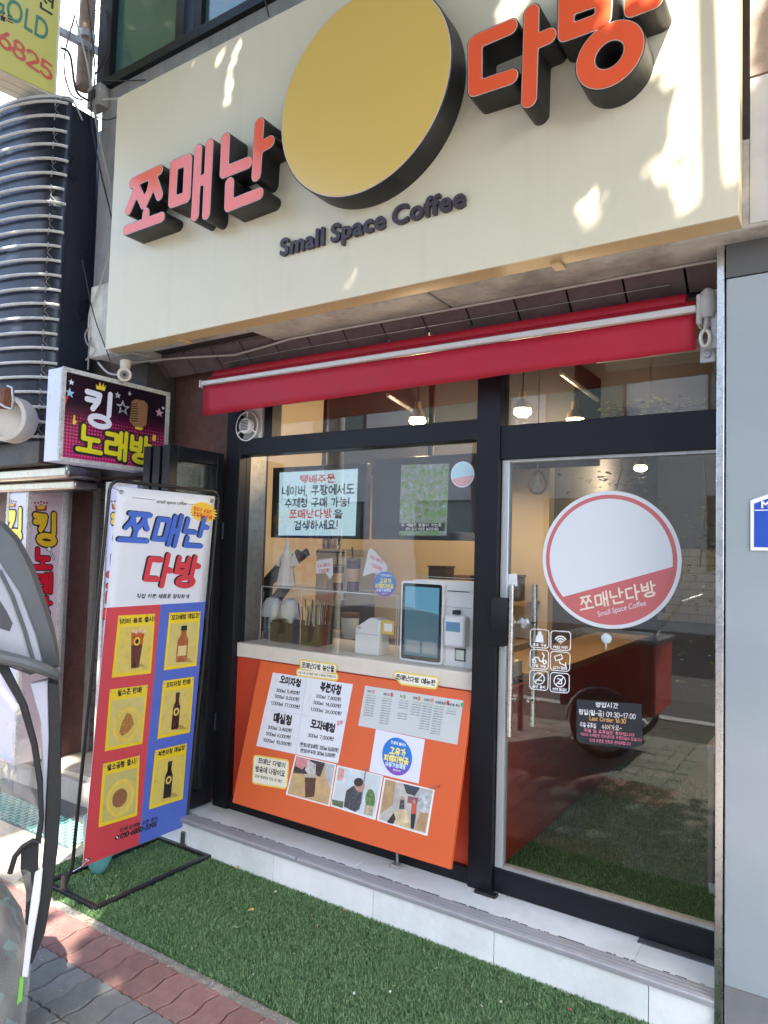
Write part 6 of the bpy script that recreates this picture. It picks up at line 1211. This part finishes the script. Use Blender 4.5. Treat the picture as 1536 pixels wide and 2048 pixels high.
bark = M('tree_bark', (.12, .09, .065), .9, var=.3, scale=10, bump=1., bscale=25)
def street_tree(x, y, lobes, n, label):
    e = thing('street_tree', label, 'tree', (x, y, 0), 'street trees along the kerb')
    tr = obj('trunk', MB().tube([(x, y, -.02), (x+.03, y, 1.2), (x-.02, y+.03, 2.6), (x+.05, y, 4.0), (x, y+.1, 5.6), (x, y, 7.0)], [.17, .14, .125, .11, .08, .04], 14), bark, e)
    C = []
    tot = sum(l[3]*l[4]*l[5] for l in lobes)
    for lx, ly, lz, a, b, c in lobes:
        k = int(n*a*b*c/tot); d = RNG.normal(size=(k, 3)); d /= np.linalg.norm(d, axis=1)[:, None]; r = RNG.random(k)**.45
        C.append(np.array([lx, ly, lz])+d*r[:, None]*np.array([a, b, c]))
        obj('limb', MB().tube([(x, y, 3.6), ((x+lx)/2, (y+ly)/2, (3.8+lz)/2+.2), (lx, ly, lz)], [.07, .045, .02], 8), bark, tr)
    C = np.concatenate(C); C = C[open_to_sun(C)]; n = len(C)
    a = RNG.normal(size=(n, 3)); a /= np.linalg.norm(a, axis=1)[:, None]; b = np.cross(a, RNG.normal(size=(n, 3))); b /= np.linalg.norm(b, axis=1)[:, None]
    L = RNG.uniform(.05, .085, n)[:, None]; W = L*.62
    V = np.stack([C-a*L, C+b*W, C+a*L, C-b*W], 1).reshape(-1, 3)-np.array([x, y, 0])
    me = bpy.data.meshes.new('crown'); me.vertices.add(4*n); me.vertices.foreach_set('co', V.ravel().astype(np.float32)); me.loops.add(4*n); me.loops.foreach_set('vertex_index', np.arange(4*n, dtype=np.int32)); me.polygons.add(n); me.polygons.foreach_set('loop_start', np.arange(0, 4*n, 4, dtype=np.int32)); me.update(); me.validate(); me.materials.append(leaf_m)
    o = bpy.data.objects.new('crown', me); COL.objects.link(o); o.parent = e
street_tree(1.6, -4.3, [(.2, -3.2, 6.3, 2.3, 1.7, 1.5), (2.2, -4.6, 6.6, 2.2, 2.2, 1.6), (-.8, -4.6, 6.2, 1.8, 1.8, 1.3), (.6, -2.6, 7.6, 2.0, 1.4, 1.2), (.4, -5.6, 5.6, 1.9, 1.5, 1.1)], 60000, 'leafy street tree mirrored over the entrance')
street_tree(-3.6, -4.5, [(-2.2, -3.3, 6.2, 2.0, 1.7, 1.5), (-3.8, -3.6, 6.6, 1.8, 1.7, 1.5), (-2.4, -4.9, 5.9, 1.7, 1.6, 1.2), (-2.4, -2.6, 7.6, 1.8, 1.3, 1.1)], 45000, 'leafy street tree mirrored in the takeout window')
up = thing('utility_pole', 'grey utility pole across the street mirrored in the window', 'pole', (-6.5, -5.0, 0)); obj('shaft', MB().cyl((-6.5, -5.4, -.1), (-6.5, -5.4, 9), .16, .12, 20), M('pole_concrete', (.36, .35, .34), .8, var=.1), up); obj('cross_arm', MB().box(-7.3, -5.7, -5.45, -5.35, 8.2, 8.3), zinc, up)
tk_ = thing('cargo_trike', 'red cargo trike mirrored in the lower door glass', 'tricycle', (-1.65, -3.3, 0))
obj('cargo_box', MB().box(-2.15, -1.35, -3.75, -3.1, .36, .95), M('trike_red', (.42, .03, .025), .35), tk_, bevel=.02); obj('box_rim', MB().box(-2.17, -1.33, -3.77, -3.08, .95, .98), steel, tk_)
for x, y in ((-1.75, -3.0), (-1.75, -3.85)):
    wh = obj('wheel', MB().tube([(x+.25*math.cos(t), y, .27+.25*math.sin(t)) for t in [2*math.pi*i/32 for i in range(32)]], .024, 8, True), M('tyre', (.02, .02, .02), .8), tk_); obj('rim', MB().tube([(x+.22*math.cos(t), y, .27+.22*math.sin(t)) for t in [2*math.pi*i/32 for i in range(32)]], .009, 6, True), steel, wh); obj('fender', MB().tube([(x+.30*math.cos(t), y, .27+.30*math.sin(t)) for t in [math.pi*i/14 for i in range(15)]], .014, 6), steel, wh)
    for i in range(10): t = math.pi*2*i/10; obj('spoke', MB().cyl((x, y, .27), (x+.22*math.cos(t), y, .27+.22*math.sin(t)), .003, n=5), steel, wh)
obj('handle_post', MB().tube([(-1.5, -3.4, .9), (-1.2, -3.4, 1.3), (-1.1, -3.7, 1.35)], .014), steel, tk_)

# ================================================================== rain canopied scooter at the left
cq = np.array([-2.24, -1.62]); dv = np.array([cq[0]-CAM[0], cq[1]-CAM[1]]); dv /= np.linalg.norm(dv)
SF = Fr((cq[0], cq[1], 0), (-dv[1]*-1, dv[0]*-1, 0), (0, 0, 1))
if np.dot(SF.z, (CAM-SF.O)) < 0: SF = Fr((cq[0], cq[1], 0), -SF.x, (0, 0, 1))
sco = thing('covered_scooter', 'scooter under a grey rain canopy with clear vinyl sides and black binding', 'scooter', (-2.6, -1.5, 0))
grey_cloth = M('canopy_grey', (.34, .34, .37), .6, var=.08, scale=6, bump=.25, bscale=18); dark_cloth = M('canopy_dark', (.085, .09, .095), .6, var=.15, scale=9); bind = M('black_binding', (.012, .012, .013), .65, var=.2, scale=20, bump=.3)
def loft(name, outline, prof, mat):                           # outline (px) swept back with shrinking rings: a rounded shell
    L = SF.cell(outline); cx, cy = sum(p[0] for p in L)/len(L), sum(p[1] for p in L)/len(L); n = len(L); mb = MB()
    for s, c in prof: mb.v += [tuple(SF.w(cx+(a-cx)*s, cy+(b-cy)*s, c)) for a, b in L]
    for k in range(len(prof)-1): mb.f += [(k*n+i, k*n+(i+1) % n, (k+1)*n+(i+1) % n, (k+1)*n+i) for i in range(n)]
    mb.f += [tuple((len(prof)-1)*n+i for i in range(n)), tuple(range(n))[::-1]]
    return obj(name, mb, mat, sco, angle=1.2)
hood = loft('hood', [(-330, 1330), (-330, 1030), (-200, 975), (-80, 995), (0, 1043), (32, 1078), (62, 1135), (90, 1215), (110, 1280), (120, 1335), (60, 1352), (0, 1330)], [(.9, -.45), (1, -.32), (1, -.02), (.96, .0)], dark_cloth)
loft('hood_panel', [(-200, 1290), (-200, 1080), (-60, 1090), (0, 1125), (40, 1185), (72, 1270), (88, 1335), (40, 1338), (0, 1325)], [(1, -.005), (1, .006), (.95, .012)], grey_cloth)
obj('hood_seam', MB().tube([SF.w(*SF.px(u, v), .014) for u, v in ((0, 1140), (25, 1190), (50, 1260), (70, 1330))], .007, 6), dark_cloth, hood)
obj('hood_print', MB().fprism(SF, SF.cell([(0, 1200), (14, 1222), (26, 1246), (20, 1262), (0, 1256)]), .012, .0135), M('hood_ink', (.05, .05, .055), .6), hood)
obj('visor', MB().tube([SF.w(*SF.px(u, v), c) for u, v, c in ((-200, 1290, .03), (-60, 1298, .05), (0, 1308, .06), (45, 1318, .06), (85, 1332, .05), (108, 1345, .02), (114, 1358, -.04))], [.03, .026, .022, .02, .02, .018, .012], 10), M('visor_grey', (.10, .105, .105), .5, var=.15), sco)
def strip(name, left, right, c0, c1, mat):
    return obj(name, MB().fprism(SF, SF.cell(left+right[::-1]), c0, c1), mat, sco, bevel=.004)
strip('frame_column', [(95, 1365), (98, 1480), (92, 1600), (88, 1700), (80, 1790), (64, 1880), (48, 1935)], [(118, 1370), (123, 1480), (122, 1600), (116, 1700), (104, 1790), (90, 1870), (64, 1932)], -.10, -.01, bind)
strip('grey_edge', [(60, 1370), (80, 1440), (84, 1560), (80, 1650)], [(96, 1362), (99, 1480), (94, 1600), (90, 1690)], -.06, -.018, M('edge_lilac', (.42, .42, .48), .5))
strip('binding', [(-60, 1290), (0, 1345), (38, 1410), (62, 1490), (74, 1570), (78, 1640), (70, 1680)], [(-40, 1290), (18, 1335), (55, 1410), (76, 1490), (86, 1560), (88, 1640), (82, 1690)], -.014, .004, bind)
strip('reflective_strip', [(70, 1745), (62, 1800), (52, 1880), (44, 1952)], [(86, 1735), (80, 1800), (66, 1880), (56, 1955)], -.009, .006, M('reflective_white', (.62, .62, .68), .4))
strip('lower_flap', [(42, 1700), (40, 1740), (52, 1790), (50, 1850)], [(78, 1690), (76, 1745), (66, 1800), (58, 1860)], -.03, -.012, bind)
vinyl = glass('clear_vinyl', (.90, .90, .88), .12, grime_sheen=.34, rough=.05)  # pale diffuse film paints the whitish sheen of the vinyl
mb = MB(); nu, nv = 10, 22
for j in range(nv+1):
    for i in range(nu+1):
        v_ = 1340+(2090-1340)*j/nv; ur = 40+40*math.sin(min(1, j/9)*1.4)-max(0, j-12)*3.2; u = -200+(ur+200)*i/nu
        a, b = SF.px(u, v_); mb.v.append(tuple(SF.w(a, b, -.02+.012*math.sin(i*1.7+j*.9)+.010*math.sin(j*1.3-i))))
mb.f = [(j*(nu+1)+i, j*(nu+1)+i+1, (j+1)*(nu+1)+i+1, (j+1)*(nu+1)+i) for j in range(nv) for i in range(nu)]
obj('vinyl_window', mb, vinyl, sco)
obj('zip', MB().tube([SF.w(*SF.px(u, v), .006) for u, v in ((20, 1745), (30, 1712), (46, 1692), (66, 1680), (78, 1684))], .009, 8), bind, sco)
loft('seat', [(-300, 2110), (-300, 1860), (-60, 1850), (10, 1868), (36, 1905), (46, 1960), (38, 2110)], [(.8, -.42), (1, -.3), (1, -.06), (.9, -.04)], foliage_like('seat_print', [(.012, .012, .014), (.02, .04, .04), (.012, .012, .014), (.014, .014, .016), (.03, .15, .15), (.02, .02, .022)], 26.))
obj('body', MB().fbox(SF, -1.0, -.22, .1, .45, -.38, -.08), M('scooter_dark', (.03, .03, .035), .35), sco, bevel=.03)
for a in (-.95, -.35): w_ = obj('wheel', MB().lathe(SF.w(a, .22, -.28), [(.12, 0), (.2, .0), (.22, .03), (.22, .08), (.2, .11), (.12, .11)], 28, SF.z), M('tyre', (.02, .02, .02), .8), sco); obj('rim', MB().lathe(SF.w(a, .22, -.265), [(.0, 0), (.125, 0), (.125, .08), (0, .08)], 24, SF.z), steel, w_)
sv = obj('green_tag', MB().fprism(SF, SF.cell([(40, 1955), (48, 1953), (44, 2000), (34, 2010)]), -.008, .002), M('tag_green', (.15, .42, .06), .5), sco)
